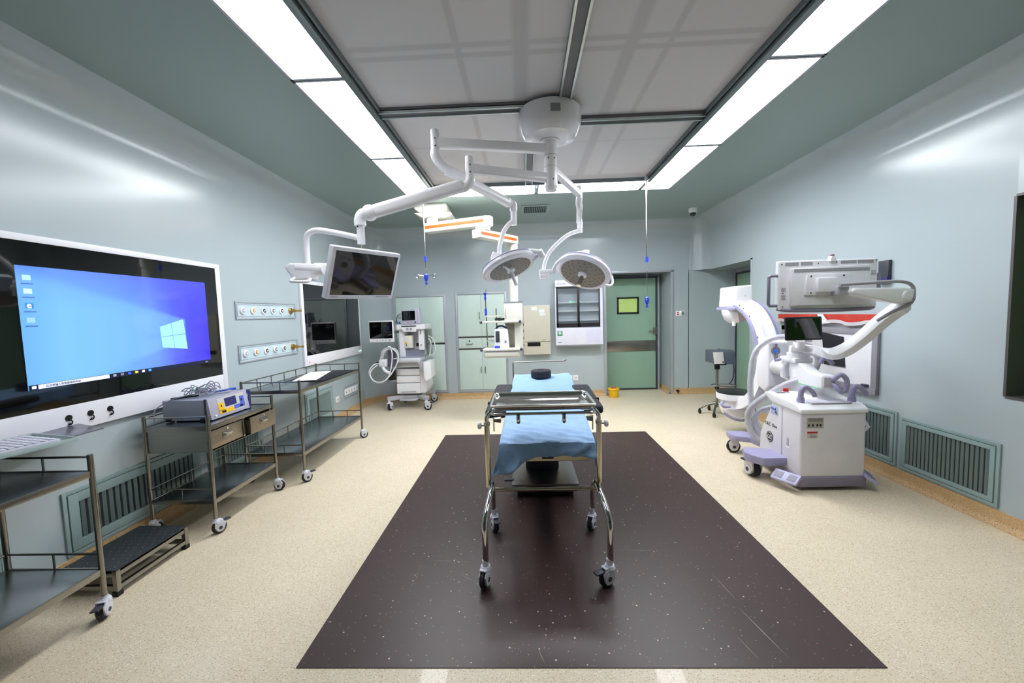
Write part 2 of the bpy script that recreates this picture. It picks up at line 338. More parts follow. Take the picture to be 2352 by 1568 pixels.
# membrane: pale fabric, shadows of struts behind it painted into the colour as darker bands
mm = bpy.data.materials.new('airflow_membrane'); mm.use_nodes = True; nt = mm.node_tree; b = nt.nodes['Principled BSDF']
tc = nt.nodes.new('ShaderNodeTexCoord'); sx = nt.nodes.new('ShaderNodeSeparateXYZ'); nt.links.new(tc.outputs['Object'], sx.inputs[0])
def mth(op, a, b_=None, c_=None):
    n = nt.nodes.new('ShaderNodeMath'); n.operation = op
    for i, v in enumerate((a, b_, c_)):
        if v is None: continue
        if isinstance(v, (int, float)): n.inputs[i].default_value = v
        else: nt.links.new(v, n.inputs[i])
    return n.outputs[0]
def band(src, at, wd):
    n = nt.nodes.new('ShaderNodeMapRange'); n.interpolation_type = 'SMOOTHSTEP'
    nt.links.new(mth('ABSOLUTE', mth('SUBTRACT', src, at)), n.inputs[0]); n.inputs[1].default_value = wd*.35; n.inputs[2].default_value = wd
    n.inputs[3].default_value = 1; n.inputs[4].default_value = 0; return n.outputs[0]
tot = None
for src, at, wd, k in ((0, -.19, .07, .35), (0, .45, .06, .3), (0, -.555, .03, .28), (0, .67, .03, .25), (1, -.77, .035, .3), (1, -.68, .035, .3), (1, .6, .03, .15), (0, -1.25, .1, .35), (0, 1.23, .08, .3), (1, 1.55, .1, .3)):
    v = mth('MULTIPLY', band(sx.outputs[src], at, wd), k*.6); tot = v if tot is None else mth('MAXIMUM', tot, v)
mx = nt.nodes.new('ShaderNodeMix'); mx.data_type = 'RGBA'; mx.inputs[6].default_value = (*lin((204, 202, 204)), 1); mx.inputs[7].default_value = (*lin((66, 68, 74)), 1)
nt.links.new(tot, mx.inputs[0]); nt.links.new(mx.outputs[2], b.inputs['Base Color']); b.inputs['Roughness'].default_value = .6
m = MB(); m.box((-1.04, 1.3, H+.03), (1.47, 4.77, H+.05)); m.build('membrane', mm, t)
rm = mat('zinc_rail', (120, 130, 134), .35, .7)
m = MB()
for x in (-1.06, 1.485): m.box((x-.022, 1.3, H-.025), (x+.022, 4.795, H+.03), .004); m.box((x+(.03 if x < 0 else -.045), 1.3, H+.0), (x+(.045 if x < 0 else -.03), 4.79, H+.03))
for y in (1.305, 4.785): m.box((-1.06, y-.012, H-.01), (1.485, y+.012, H+.03))
m.build('border_rail', rm, t)
def rail(x0, x1, y0, y1):
    m = MB(); m.box((x0, y0, H+.004), (x1, y1, H+.032)); 
    lx = x1-x0 < y1-y0
    g = .014
    r = m.build('cross_rail', mat('rail_channel', (112, 112, 116), .5), t)
    m = MB()
    if lx:
        for x in (x0, x1-g): m.box((x, y0, H-.012), (x+g, y1, H+.01))
    else:
        for y in (y0, y1-g): m.box((x0, y, H-.012), (x1, y+g, H+.01))
    m.build('rail_lip', mat('bright_rail_lip', (196, 205, 205), .25, .8), r)
rail(.285, .375, 1.32, 2.98); rail(.05, .14, 3.3, 4.77); rail(-1.03, .05, 3.0, 3.09); rail(.42, 1.46, 3.255, 3.34)
# ceiling vent and dome camera
t = thing('ceiling_vent', 'small dark slotted vent grille in the green ceiling', 'vent', (.2, 5.9, H))
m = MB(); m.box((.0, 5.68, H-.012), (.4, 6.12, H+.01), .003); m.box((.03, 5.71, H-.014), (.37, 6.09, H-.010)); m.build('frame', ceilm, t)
bx((.04, 5.73, H-.016), (.36, 6.06, H-.012)).build('backing', grilled, t)
m = MB()
for i in range(12): m.box((.055+i*.026, 5.74, H-.022), (.064+i*.026, 6.05, H-.014))
m.build('slat', slatm, t)
t = thing('security_camera', 'small white dome camera at the far right corner of the ceiling', 'camera', (2.58, 6.2, H))
MB().lathe([(.06, 0), (.06, -.05), (.052, -.07)], (2.58, 6.2, H), (0, 0, 1)).build('housing', white, t)
MB().ball((2.58, 6.2, H-.08), .042).build('lens_dome', glassb, t)
# ------------------------------------------------------------------ dark floor inlay
m = MB(); m.box((-1.025, 1.585, .0), (1.456, 4.87, .003)); o = m.build('floor_mat', inlaym); tag(o, 'dark brown speckled vinyl rectangle laid in the cream floor', 'floor mat')
m = MB()
for x0, y0, x1, y1, w_ in ((1.02, 2.2, 1.05, 1.95, .003), (1.03, 1.93, 1.09, 1.62, .006), (.93, 1.75, .96, 1.62, .003), (-.63, 2.33, -.36, 2.31, .002), (-.42, 2.2, -.3, 2.12, .002), (.55, 2.42, .8, 2.4, .002), (.4, 3.1, .62, 3.02, .002), (.02, 1.69, .05, 1.6, .003)):
    d_ = Vector((x1-x0, y1-y0, 0)); n_ = Vector((-d_.y, d_.x, 0)).normalized()*w_*.5
    a = Vector((x0, y0, .0034)); b_ = Vector((x1, y1, .0034)); m.quad([a, (a+b_)/2-n_, b_, (a+b_)/2+n_])
m.build('scuff_mark', mat('pale_scuff', (150, 135, 132), .6), o)
# ------------------------------------------------------------------ left wall screens
XS = -2.74
def frame_x(m, x0, x1, y0, y1, z0, z1, fy, fz, bev=.006):
    m.box((x0, y0, z0), (x1, y0+fy[0], z1), bev); m.box((x0, y1-fy[1], z0), (x1, y1, z1), bev)
    m.box((x0, y0+fy[0]-.0005, z0), (x1-.0004*(1 if x1 > x0 else -1), y1-fy[1]+.0005, z0+fz[0]), bev*.5); m.box((x0, y0+fy[0]-.0005, z1-fz[1]), (x1-.0004*(1 if x1 > x0 else -1), y1-fy[1]+.0005, z1), bev*.5)
t = thing('wall_screen', 'large lit blue wall screen in a white frame with three cable holes below', 'screen', (XS, 2.75, .87))
y0, y1, z0, z1 = 1.3, 3.555, .87, 2.015
m = MB(); frame_x(m, XL-.001, XS, y0, y1, z0, z1, (.05, .055), (.155, .04), .008); m.box((XL-.001, y0+.01, z0+.01), (XL+.008, y1-.01, z1-.01)); m.build('frame', whitep, t)
g = bx((XL+.01, y0+.04, z0+.15), (XS-.004, y1-.05, z1-.035)).build('screen_glass', glassb, t)
# lit picture
dm = bpy.data.materials.new('desktop_picture'); dm.use_nodes = True; nt = dm.node_tree; b = nt.nodes['Principled BSDF']
tc = nt.nodes.new('ShaderNodeTexCoord'); sx = nt.nodes.new('ShaderNodeSeparateXYZ'); nt.links.new(tc.outputs['Object'], sx.inputs[0])
# object coordinates are metres from the thing's base: y -0.66..+0.62, z 0.28..0.97
rp = nt.nodes.new('ShaderNodeValToRGB'); el = rp.color_ramp.elements
u = mth('DIVIDE', mth('ADD', sx.outputs[1], .66), 1.285)
nt.links.new(u, rp.inputs[0]); el[0].position = 0; el[0].color = (*lin((96, 168, 255)), 1); el[1].position = 1; el[1].color = (*lin((62, 52, 240)), 1)
for p, c_ in ((.15, (128, 200, 255)), (.4, (126, 190, 255)), (.62, (110, 160, 255)), (.74, (96, 110, 250)), (.9, (78, 72, 246))):
    e = el.new(p); e.color = (*lin(c_), 1)
v = mth('DIVIDE', mth('SUBTRACT', sx.outputs[2], .28), .69)
top = nt.nodes.new('ShaderNodeMapRange'); nt.links.new(mth('ADD', v, mth('MULTIPLY', u, .25)), top.inputs[0]); top.inputs[1].default_value = .7; top.inputs[2].default_value = 1.2; top.inputs[3].default_value = 0; top.inputs[4].default_value = .75
mx = nt.nodes.new('ShaderNodeMix'); mx.data_type = 'RGBA'; nt.links.new(top.outputs[0], mx.inputs[0]); nt.links.new(rp.outputs[0], mx.inputs[6]); mx.inputs[7].default_value = (*lin((92, 100, 252)), 1)
# pale beam spreading left from the window emblem
dist = mth('SUBTRACT', .93, u)
slope = mth('DIVIDE', mth('ABSOLUTE', mth('SUBTRACT', v, .43)), mth('MAXIMUM', mth('ADD', dist, .12), .02))
bm_ = nt.nodes.new('ShaderNodeMapRange'); bm_.interpolation_type = 'SMOOTHSTEP'; nt.links.new(slope, bm_.inputs[0]); bm_.inputs[1].default_value = .42; bm_.inputs[2].default_value = .58; bm_.inputs[3].default_value = .45; bm_.inputs[4].default_value = 0
msk = mth('MULTIPLY', bm_.outputs[0], mth('LESS_THAN', u, .82))
m2 = nt.nodes.new('ShaderNodeMix'); m2.data_type = 'RGBA'; nt.links.new(msk, m2.inputs[0]); nt.links.new(mx.outputs[2], m2.inputs[6]); m2.inputs[7].default_value = (*lin((140, 214, 255)), 1)
nt.links.new(m2.outputs[2], b.inputs['Emission Color']); b.inputs['Emission Strength'].default_value = 1.0; b.inputs['Base Color'].default_value = (.01, .01, .012, 1); b.inputs['Roughness'].default_value = .08
dsp = bx((XS-.006, 2.09, 1.15), (XS-.0025, 3.374, 1.84)).build('lit_display', dm, g)
def ex(c, s=1.0): return mat('lit_%d_%d_%d' % c, c, .3, emit=s, var=0)
def strip(ya, yb, za, zb, m_, name, p=g, x=XS-.002): return bx((x-.001, ya, za), (x, yb, zb)).build(name, m_, p)
m = MB(); xx = XS-.0015
for (a0, b0), (a1, b1) in (((3.055, 1.515), (3.13, 1.53)),):
    pass
def quadx(m, pts): m.quad([(xx, y, z) for y, z in pts])
m = MB()
A, B_, C_, D_ = (2.915, 1.475), (3.125, 1.53), (3.145, 1.29), (2.925, 1.32)
def bil(u_, v_):
    return tuple((1-v_)*((1-u_)*A[k]+u_*B_[k])+v_*((1-u_)*D_[k]+u_*C_[k]) for k in (0, 1))
for ua, ub in ((0, .455), (.475, 1)):
    for va, vb in ((0, .475), (.5, 1)): quadx(m, [bil(ua, va), bil(ub, va), bil(ub, vb), bil(ua, vb)])
m.build('window_emblem', ex((134, 210, 255)), g)
strip(2.092, 3.374, 1.15, 1.178, ex((18, 26, 52), .6), 'taskbar')
xx = XS-.0005
strip(2.135, 2.52, 1.152, 1.176, ex((205, 210, 235), .8), 'search_box', x=XS-.001)
words('在这里输入你要搜索的内容', .015, (XS-.0006, 2.17, 1.158), (0, 1, 0), (0, 0, 1), blackink, g, 'search_text')
m = MB(); quadx(m, [(2.105, 1.157), (2.125, 1.157), (2.125, 1.173), (2.105, 1.171)]); m.build('start_emblem', ex((230, 235, 250)), g)
for i, c_ in enumerate(((150, 160, 180), (130, 120, 140), (50, 90, 220), (235, 200, 80), (230, 220, 225), (80, 170, 250))):
    strip(2.545+i*.05, 2.565+i*.05, 1.157, 1.172, ex(c_, .8), 'taskbar_icon', x=XS-.001)
words('13:51', .013, (XS-.0008, 3.31, 1.158), (0, 1, 0), (0, 0, 1), ex((190, 195, 220), .8), g, 'clock_digits')
for i, (z, c_) in enumerate(((1.775, (160, 205, 250)), (1.70, (180, 215, 250)), (1.62, (50, 120, 225)), (1.54, (140, 185, 245)))):
    strip(2.117, 2.155, z-.014, z+.014, ex(c_, .75), 'desktop_icon', x=XS-.0012)
    strip(2.108, 2.165, z-.037, z-.031, ex((60, 90, 170), .8), 'icon_caption', x=XS-.0012)
words('e', .05, (XS-.0009, 2.122, 1.607), (0, 1, 0), (0, 0, 1), ex((240, 245, 255)), g, 'browser_letter')
for y in (2.263, 2.383, 2.502):
    h = MB().cyl((XS-.004, y, .953), (XS+.004, y, .953), .018).build('cable_hole', blackm, t)
    m = MB(); m.tube([(XS+.003, y+.002, .945), (XS+.012, y+.008, .93), (XS+.012, y+.002, .915), (XS+.003, y-.006, .912), (XS+.004, y+.006, .922)], .0035, 6, 4); m.build('cable_clip', blackm, h)
for y in (3.177, 3.29): MB().cyl((XS-.002, y, .955), (XS+.003, y, .955), .012).build('indicator_light', led, t, label='glowing green-white indicator')
t = thing('wall_screen', 'dark switched-off wall screen in a white frame, beyond the gas outlet panels', 'screen', (XS, 5.72, .9))
y0, y1, z0, z1 = 4.85, 6.59, .905, 1.99
m = MB(); frame_x(m, XL-.001, XS, y0, y1, z0, z1, (.06, .05), (.135, .045), .008); m.box((XL-.001, y0+.01, z0+.01), (XL+.008, y1-.01, z1-.01)); m.build('frame', whitep, t)
bx((XL+.01, y0+.05, z0+.13), (XS-.003, y1-.04, z1-.04)).build('screen_glass', glassb, t)
for y in (6.47, 6.54): MB().cyl((XS-.002, y, .955), (XS+.003, y, .955), .012).build('indicator_light', led, t)
MB().cyl((XS-.002, 4.95, .955), (XS+.003, 4.95, .955), .01).build('power_light', redled, t, label='small red power light')
# keyboard shelf and keyboard
t = thing('keyboard_shelf', 'thin metal shelf fixed under the lit wall screen', 'shelf', (XS, 2.0, .9))
m = MB(); m.box((XS+.0, 1.35, .9), (XS+.28, 2.2, .906), .001); m.prism([(XS, 2.195), (XS+.28, 2.195), (XS+.28, 2.2), (XS, 2.31)], 'z', .9, .906); m.build('plate', mat('satin_metal_sheet', (120, 118, 136), .3, .9), t)
bx((XS, 1.4, .86), (XS+.01, 2.2, .9)).build('bracket', steel, t)
R = Matrix.Rotation(math.radians(-24), 4, 'Z')
t = thing('keyboard', 'pale keyboard in a glass-edged tray on the shelf under the lit screen', 'keyboard', (-2.56, 1.78, .91))
def rotm(m, c, deg): m.M = Matrix.Translation(c) @ Matrix.Rotation(math.radians(deg), 4, 'Z') @ Matrix.Translation(-Vector(c))
cc = Vector((-2.56, 1.78, .91)); 
m = MB(); rotm(m, cc, -14); m.box((-2.73, 1.42, .909), (-2.37, 2.0, .916), .002); m.box((-2.37, 1.42, .909), (-2.362, 2.0, .93), .002); m.box((-2.73, 1.995, .909), (-2.37, 2.004, .93), .002); m.box((-2.735, 1.42, .909), (-2.727, 2.0, .93), .002); m.build('glass_tray', greeng, t)
m = MB(); rotm(m, cc, -14); m.box((-2.70, 1.46, .917), (-2.42, 1.96, .93), .004); m.build('keyboard_base', mat('keyboard_white', (205, 203, 216), .5), t)
m = MB(); rotm(m, cc, -14)
for i in range(6):
    for j in range(17): m.box((-2.682+i*.043, 1.475+j*.0282, .93), (-2.646+i*.043, 1.498+j*.0282, .936), .003, seg=1)
m.build('keys', mat('key_white', (214, 212, 226), .5), t)
# gas outlet panels
def gas(zc, label):
    t = thing('gas_outlet_panel', label, 'outlet panel', (XL, 4.245, zc-.085), 'gas outlet panels on the left wall')
    m = MB(); frame_x(m, XL-.001, XL+.012, 3.745, 4.747, zc-.088, zc+.088, (.014, .014), (.014, .014), .002)
    frame_x(m, XL-.001, XL+.008, 3.77, 4.722, zc-.062, zc+.062, (.006, .006), (.006, .006), .001); m.build('frame', framem, t)
    bx((XL-.001, 3.75, zc-.08), (XL+.004, 4.74, zc+.08)).build('back_plate', mat('pale_blue_plate', (196, 214, 220), .35, coat=.2), t)
    for i, y in enumerate((3.84, 3.992, 4.153, 4.31, 4.466)):
        col = [(175, 175, 185), (205, 160, 50), (70, 72, 80), (110, 112, 122), (30, 30, 34)][i]
        o = MB().lathe([(.036, 0), (.036, .012), (.030, .016)], (XL+.004, y, zc), (1, 0, 0), 28).build('outlet', white, t)
        MB().lathe([(.021, .0), (.021, .004), (.013, .004)], (XL+.019, y, zc), (1, 0, 0), 24).build('ring', mat('ring_%d_%d' % col[:2], col, .4), o)
        MB().cyl((XL+.02, y, zc), (XL+.026, y, zc), .0105, seg=16).build('socket', whitep, o)
        if i == 2:
            m = MB(); m.box((XL+.021, y-.019, zc-.002), (XL+.0255, y+.002, zc+.018)); m.box((XL+.021, y, zc-.018), (XL+.0255, y+.019, zc)); m.build('black_quarter', blackm, o)
    v_ = MB(); v_.lathe([(.036, 0), (.036, .014), (.026, .02)], (XL+.004, 4.645, zc), (1, 0, 0)); v_.build('outlet', brass, t, label='brass outlet')
    m = MB(); m.cyl((XL+.02, 4.645, zc), (XL+.075, 4.645, zc), .02, .015); m.cyl((XL+.075, 4.645, zc), (XL+.12, 4.645, zc), .011); m.cyl((XL+.12, 4.645, zc), (XL+.135, 4.645, zc), .014); m.build('valve', brass, t, label='brass hose connector')
gas(1.605, 'upper gas outlet panel with coloured rings and a brass connector, between the screens')
gas(1.18, 'lower gas outlet panel with coloured rings and a brass connector, above the long trolley')
# low electrical panels and sockets
t = thing('socket_panel', 'framed row of power sockets low on the left wall behind the long trolley', 'socket panel', (XL, 6.14, .28))
m = MB(); frame_x(m, XL-.001, XL+.012, 5.885, 6.41, .28, .46, (.012, .012), (.012, .012), .002); m.build('frame', framem, t)
for i in range(5):
    o = bx((XL, 5.91+i*.096, .325), (XL+.014, 5.995+i*.096, .415), .003).build('socket', white, t)
    bx((XL+.013, 5.945+i*.096, .36), (XL+.0155, 5.96+i*.096, .38)).build('socket_hole', blackm, o)
def socket(label, x, y, z, face='x'):
    t = thing('wall_socket', label, 'socket', (x, y, z-.045))
    s_ = .045
    if face == 'x': bx((x-.001, y-s_, z-s_), (x+.012, y+s_, z+s_), .003).build('face_plate', white, t); bx((x+.01, y-.012, z-.02), (x+.0135, y+.016, z+.012), .001).build('socket_insert', greyp, t)
    else: bx((x-s_, y-.012, z-s_), (x+s_, y+.001, z+s_), .003).build('face_plate', white, t); bx((x-.018, y-.0135, z-.012), (x+.018, y-.011, z+.016), .001).build('socket_insert', mat('socket_pale', (205, 200, 220), .4), t)
socket('single white wall socket low on the left wall beside the framed socket row', XL, 5.68, .318)
socket('white double-width socket plate on the back wall right of the operating table', .885, YB, .33, 'y')
socket('white socket plate on the back wall, partly hidden behind the draped table edge', .78, YB, .33, 'y')
def grille(x, sgn, y0, y1, z0, z1, n, label, group=None, bord=.055):
    t = thing('air_return_grille', label, 'grille', (x, (y0+y1)/2, z0), group)
    a, b_ = (x-.002, x+.012) if sgn > 0 else (x+.002, x-.012)
    m = MB(); frame_x(m, a, b_, y0, y1, z0, z1, (.022, .022), (.022, .022), .003)
    frame_x(m, a, x+sgn*.016, y0+.026, y1-.026, z0+.026, z1-.026, (bord, bord), (bord, bord), .003); m.build('frame', grillem, t)
    bx((x-sgn*.0005, y0+.05, z0+.05), (x+sgn*.002, y1-.05, z1-.05)).build('backing', grilled, t)
    m = MB(); wy = (y1-y0-.052-2*bord)/n
    for i in range(n):
        y = y0+.026+bord+(i+.5)*wy; m.prism([(x+sgn*.002, y-wy*.1), (x+sgn*.014, y+wy*.25), (x+sgn*.011, y+wy*.33), (x+sgn*.001, y-wy*.02)], 'z', z0+.04, z1-.04)
    m.build('slats', slatm, t)
ga = 'air return grilles along the left wall'; gb = 'air return grilles along the right wall'
grille(XL, 1, 1.15, 1.93, .115, .51, 16, 'air return grille at the far left edge behind the nearest steel trolley', ga)
grille(XL, 1, 2.2, 3.2, .115, .51, 20, 'air return grille on the left wall above the low step stool', ga)
grille(XL, 1, 3.28, 4.0, .115, .51, 15, 'air return grille on the left wall behind the drawer trolley', ga)
grille(XL, 1, 4.83, 5.55, .115, .56, 16, 'air return grille on the left wall under the long trolley', ga)
grille(XR, -1, 2.66, 3.36, .115, .55, 19, 'wide slatted air return grille on the right wall, the nearer one', gb, .03)
grille(XR, -1, 3.39, 4.08, .115, .58, 17, 'air return grille on the right wall partly hidden by the white imaging machine', gb, .03)
# ------------------------------------------------------------------ casters and trolleys
wheelw = mat('white_caster_plastic', (214, 214, 224), .4); tyre = mat('dark_tyre', (40, 40, 48), .6)
def caster(par, x, y, r, deg=0, brake=False, ztop=None, wt=.026, hm=None):
    """white fork housing, wheel and brake lever as sub-parts"""
    hm = hm or wheelw
    c = Vector((x, y, 0)); ztop = ztop or r*2.5
    def MM(): q = MB(); q.M = Matrix.Translation(c) @ Matrix.Rotation(math.radians(deg), 4, 'Z'); return q
    off = r*.35
    m = MM(); m.cyl((0, 0, r*2.0), (0, 0, ztop), r*.34); m.cyl((0, 0, r*1.95), (0, 0, r*2.25), r*.62, r*.5)
    pl = [(-r*.7+off, r*2.1), (r*.35+off, r*2.1), (r*.8+off, r*1.6), (r*.62+off, r*.8), (r*.3+off, r*.35), (-r*.3+off, r*.4), (-r*.75+off, r*1.1)]
    for s_ in (-1, 1): m.prism(pl, 'y', s_*wt*.55, s_*wt*.85, .003)
    m.box((-r*.7+off, -wt*.8, r*2.02), (r*.5+off, wt*.8, r*2.18), .004)
    h = m.build('caster', hm, par)
    m = MM(); m.cyl((off, -wt*.5, r), (off, wt*.5, r), r, seg=28, bev=r*.12); m.build('wheel', tyre, h)
    m = MM(); m.cyl((off, -wt*.95, r), (off, wt*.95, r), r*.62, seg=24, bev=.002); m.build('hub', hm, h)
    m = MM(); m.cyl((off, -wt*1.0, r), (off, wt*1.0, r), r*.26, seg=16); m.build('axle_cap', dgrey, h)
    if brake: m = MM(); m.box((off+r*.3, -wt*.7, r*1.75), (off+r*1.6, wt*.7, r*1.95), .004); m.build('brake_lever', dgrey, h)
    return h
def trolley(label, x0, x1, y0, y1, zt, zr, zl, zlr, nposts, drawers=False, cast=((0, 0), (0, 0), (0, 0), (0, 0)), pr=.0125, wr=.045, sc_=1):
    """x0 wall side, x1 room side"""
    t = thing('steel_trolley', label, 'trolley', ((x0+x1)/2, (y0+y1)/2, 0), 'stainless steel trolleys along the left wall')
    k = 0
    for x in (x0, x1):
        for y in (y0, y1):
            MB().tube([(x, y, wr*2.3), (x, y, zr+.005)], pr, 12).build('leg', steel, t)
            caster(t, x, y, wr, cast[k][0], cast[k][1]); k += 1
    def shelf(z, name):
        o = bx((x0, y0, z-.004), (x1, y1, z), .001).build(name, steeld, t)
        m = MB(); e = .016
        for a, b_ in (((x1-.004, y0, z-.03), (x1+.006, y1, z+.003)), ((x0-.006, y0, z-.03), (x0+.004, y1, z+.003)), ((x0, y0-.006, z-.03), (x1, y0+.004, z+.003)), ((x0, y1-.004, z-.03), (x1, y1+.006, z+.003))): m.box(a, b_, .001)
        m.build('rim', steel, o); return o
    shelf(zt, 'top_shelf'); shelf(zl, 'lower_shelf')
    def rails(z, zb, name):
        m = MB(); r = .006
        m.tube([(x0, y0, z), (x0, y1, z)], r, 8); m.tube([(x0, y0, z), (x1, y0, z)], r, 8); m.tube([(x0, y1, z), (x1, y1, z)], r, 8)
        for i in range(1, nposts+1): y = y0+(y1-y0)*i/(nposts+1); m.tube([(x0, y, zb), (x0, y, z)], r*.8, 8)
        for y in (y0, y1):
            for i in range(1, (2 if nposts < 4 else 3)): x = x0+(x1-x0)*i/(2 if nposts < 4 else 3); m.tube([(x, y, zb), (x, y, z)], r*.8, 8)
        m.build(name, steel, t)
    rails(zr-.008, zt, 'guard_rail'); rails(zlr, zl, 'lower_rail')
    if drawers:
        z1, z0 = zt-.03, zt-.155
        m = MB(); m.box((x0, y0+.002, z0-.03), (x1-.02, y0+.012, z1)); m.box((x0, y1-.012, z0-.03), (x1-.02, y1-.002, z1)); m.box((x0, y0, z0-.03), (x0+.008, y1, z1)); m.box((x0, y0, z0-.03), (x1, y1, z0-.026)); m.box((x1-.03, (y0+y1)/2-.012, z0-.02), (x1-.003, (y0+y1)/2+.012, z1)); m.build('drawer_housing', steel, t)
        for a, b_, pull in ((y0+.016, (y0+y1)/2-.015, .0), ((y0+y1)/2+.03, y1-.005, .035)):
            o = MB(); o.box((x1-.02+pull, a, z0-.018), (x1-.006+pull, b_, z1-.012), .003)
            if pull: o.box((x0+.1, a+.006, z0-.012), (x1-.01+pull, a+.01, z1-.03)); o.box((x0+.1, b_-.01, z0-.012), (x1-.01+pull, b_-.006, z1-.03))
            o = o.build('drawer', mat('warm_steel_sheet', (158, 146, 130), .36, .9), t)
            c_ = (a+b_)/2; z_ = (z0+z1)/2
            bx((x1-.0075+pull, c_-.05, z_-.03), (x1-.0045+pull, c_+.05, z_+.02), .002).build('handle_recess', steel, o)
            m = MB(); m.box((x1-.006+pull, c_-.035, z_-.012), (x1+.012+pull, c_+.035, z_+.003), .004); m.build('handle', chrome, o)
            MB().cyl((x1-.01+pull, c_, z1-.028), (x1+.002+pull, c_, z1-.028), .008, seg=12).build('lock', chrome, o)
    return t
trolley('stainless steel trolley nearest the camera, cut off by the left edge, with empty shelves', -2.7, -2.2, .95, 1.89, .77, .85, .255, .335, 1, False, ((30, 0), (200, 1), (-60, 0), (-70, 1)), .0125, .045)
trolley('stainless steel trolley with two drawers carrying the electrosurgical unit', -2.68, -2.22, 2.66, 3.36, .775, .85, .25, .33, 1, True, ((20, 0), (-160, 0), (60, 1), (10, 0)), .0125, .045)
trolley('long stainless steel trolley with high rails, farthest along the left wall', -2.6, -2.06, 3.52, 4.83, .86, .945, .28, .35, 5, False, ((20, 0), (-160, 0), (50, 1), (35, 0)), .0125, .047)
# things on the long trolley
t = thing('rubber_sheet', 'thin dark sheet lying at the far end of the long trolley top', 'sheet', (-2.3, 4.4, .863))
bx((-2.5, 4.0, .8635), (-2.08, 4.8, .867), .001).build('sheet', mat('dark_sheet', (30, 30, 38), .5), t)
t = thing('paper_sheet', 'white papers lying on the dark sheet of the long trolley', 'paper', (-2.35, 4.4, .867))
m = MB(); m.M = Matrix.Translation((-2.36, 4.35, .869)) @ Matrix.Rotation(.25, 4, 'Z'); m.box((-.13, -.35, 0), (.1, .35, .003)); m.build('sheet', paper, t)
# step stool
t = thing('step_stool', 'low steel step stool with black tread plate under the left wall grille', 'step stool', (-2.43, 2.26, 0))
fx0, fx1, fy0, fy1 = -2.62, -2.285, 2.03, 2.5
m = MB()
for x in (fx0, fx1-.025):
    for y in (fy0, fy1-.025): m.box((x, y, .025), (x+.025, y+.025, .145), .002)
for z in (.045, .12):
    for x in (fx0, fx1-.025): m.box((x+.002, fy0+.025, z-.01), (x+.0235, fy1-.025, z+.014), .002)
    for y in (fy0, fy1-.025): m.box((fx0+.025, y+.002, z-.01), (fx1-.025, y+.0235, z+.014), .002)
m.build('frame', steel, t)
bx((fx0+.001, fy0+.001, .1455), (fx1-.001, fy1-.001, .151), .001).build('tread', mat('black_tread_plate', (44, 48, 52), .45), t)
m = MB()
for i in range(7):
    for j in range(12):
        c = Vector((fx0+.03+i*.045+(j % 2)*.022, fy0+.03+j*.037, .1515)); m.M = Matrix.Translation(c) @ Matrix.Rotation(.8 if (i+j) % 2 else -.8, 4, 'Z'); m.box((-.011, -.0025, -.001), (.011, .0025, .001))
m.build('tread_pattern', mat('tread_bar', (92, 98, 102), .35, .3), t)
for x in (fx0, fx1-.03):
    for y in (fy0-.003, fy1-.03): bx((x-.002, y, 0), (x+.032, y+.034, .028), .003).build('foot', rubber, t)
# electrosurgical unit
t = thing('electrosurgical_unit', 'grey electrosurgical unit with yellow and blue control panel on the drawer trolley', 'medical device', (-2.5, 3.0, .778))
gx = -2.30
y0, y1 = 2.79, 3.19; z0, z1 = .785, .935
m = MB(); m.box((-2.66, y0, z0), (gx-.03, y1, z1), .006); m.build('body', mat('grey_unit_case', (150, 152, 166), .4), t)
m = MB(); m.prism([(gx-.035, z0), (gx+.005, z0), (gx-.02, z1+.004), (gx-.04, z1+.004)], 'y', y0-.002, y1+.002, .004); m.build('front_bezel', mat('grey_front_case', (168, 166, 182), .4), t)
m = MB(); m.prism([(gx-.045, z0), (gx-.03, z0), (gx-.03, z1+.005), (gx-.045, z1+.005)], 'y', y0-.004, y0+.002); m.build('side_trim', dgrey, t)
def fp(s_, zz, e=.001):   # point on the sloping front: s_ along y, zz height
    k = (zz-z0)/(z1+.004-z0); return Vector((gx+.005-.025*k+e, s_, zz))
def fpatch(ya, yb, za, zb, e, mt, nm, par=t):
    m = MB(); m.quad([fp(ya, za, e), fp(yb, za, e), fp(yb, zb, e), fp(ya, zb, e)]); m.quad([fp(ya, za, e-.0008), fp(yb, za, e-.0008), fp(yb, zb, e-.0008), fp(ya, zb, e-.0008)]); return m.build(nm, mt, par)
pn = fpatch(2.87, 3.15, .805, .925, .0015, mat('panel_cream', (200, 198, 196), .4), 'control_panel')
fpatch(2.94, 3.06, .852, .915, .003, navy, 'display', pn)
fpatch(2.873, 2.925, .83, .89, .003, yellowp, 'yellow_field', pn); fpatch(2.873, 3.02, .808, .838, .003, yellowp, 'yellow_field', pn)
fpatch(3.025, 3.145, .815, .845, .003, mat('panel_blue', (84, 104, 205), .4), 'blue_field', pn); fpatch(3.095, 3.145, .845, .90, .003, MATS['panel_blue'], 'blue_field', pn)
for a in ((2.895, 2.935, .813, .829), (2.893, 2.905, .86, .875), (3.085, 3.118, .82, .836), (3.108, 3.12, .862, .882)): fpatch(*a, .0045, blackm, 'socket', pn)
MB().cyl(fp(2.83, .81, 0), fp(2.83, .81, .008), .008, seg=14).build('power_knob', whitep, t)
for fx in (-2.64, -2.38): bx((fx, y0-.004, z0+.015), (fx+.04, y1+.004, z0-.006)).build('foot', rubber, t)
t = thing('equipment_pack', 'dark navy box standing at the right side of the electrosurgical unit', 'box', (-2.42, 3.235, .778))
m = MB(); m.box((-2.5, 3.2, .778), (-2.33, 3.262, .928), .006); m.build('case', navy, t)
m = MB(); m.box((-2.332, 3.205, .8), (-2.322, 3.212, .825)); m.box((-2.332, 3.205, .87), (-2.322, 3.212, .895)); m.build('clips', framem, t)
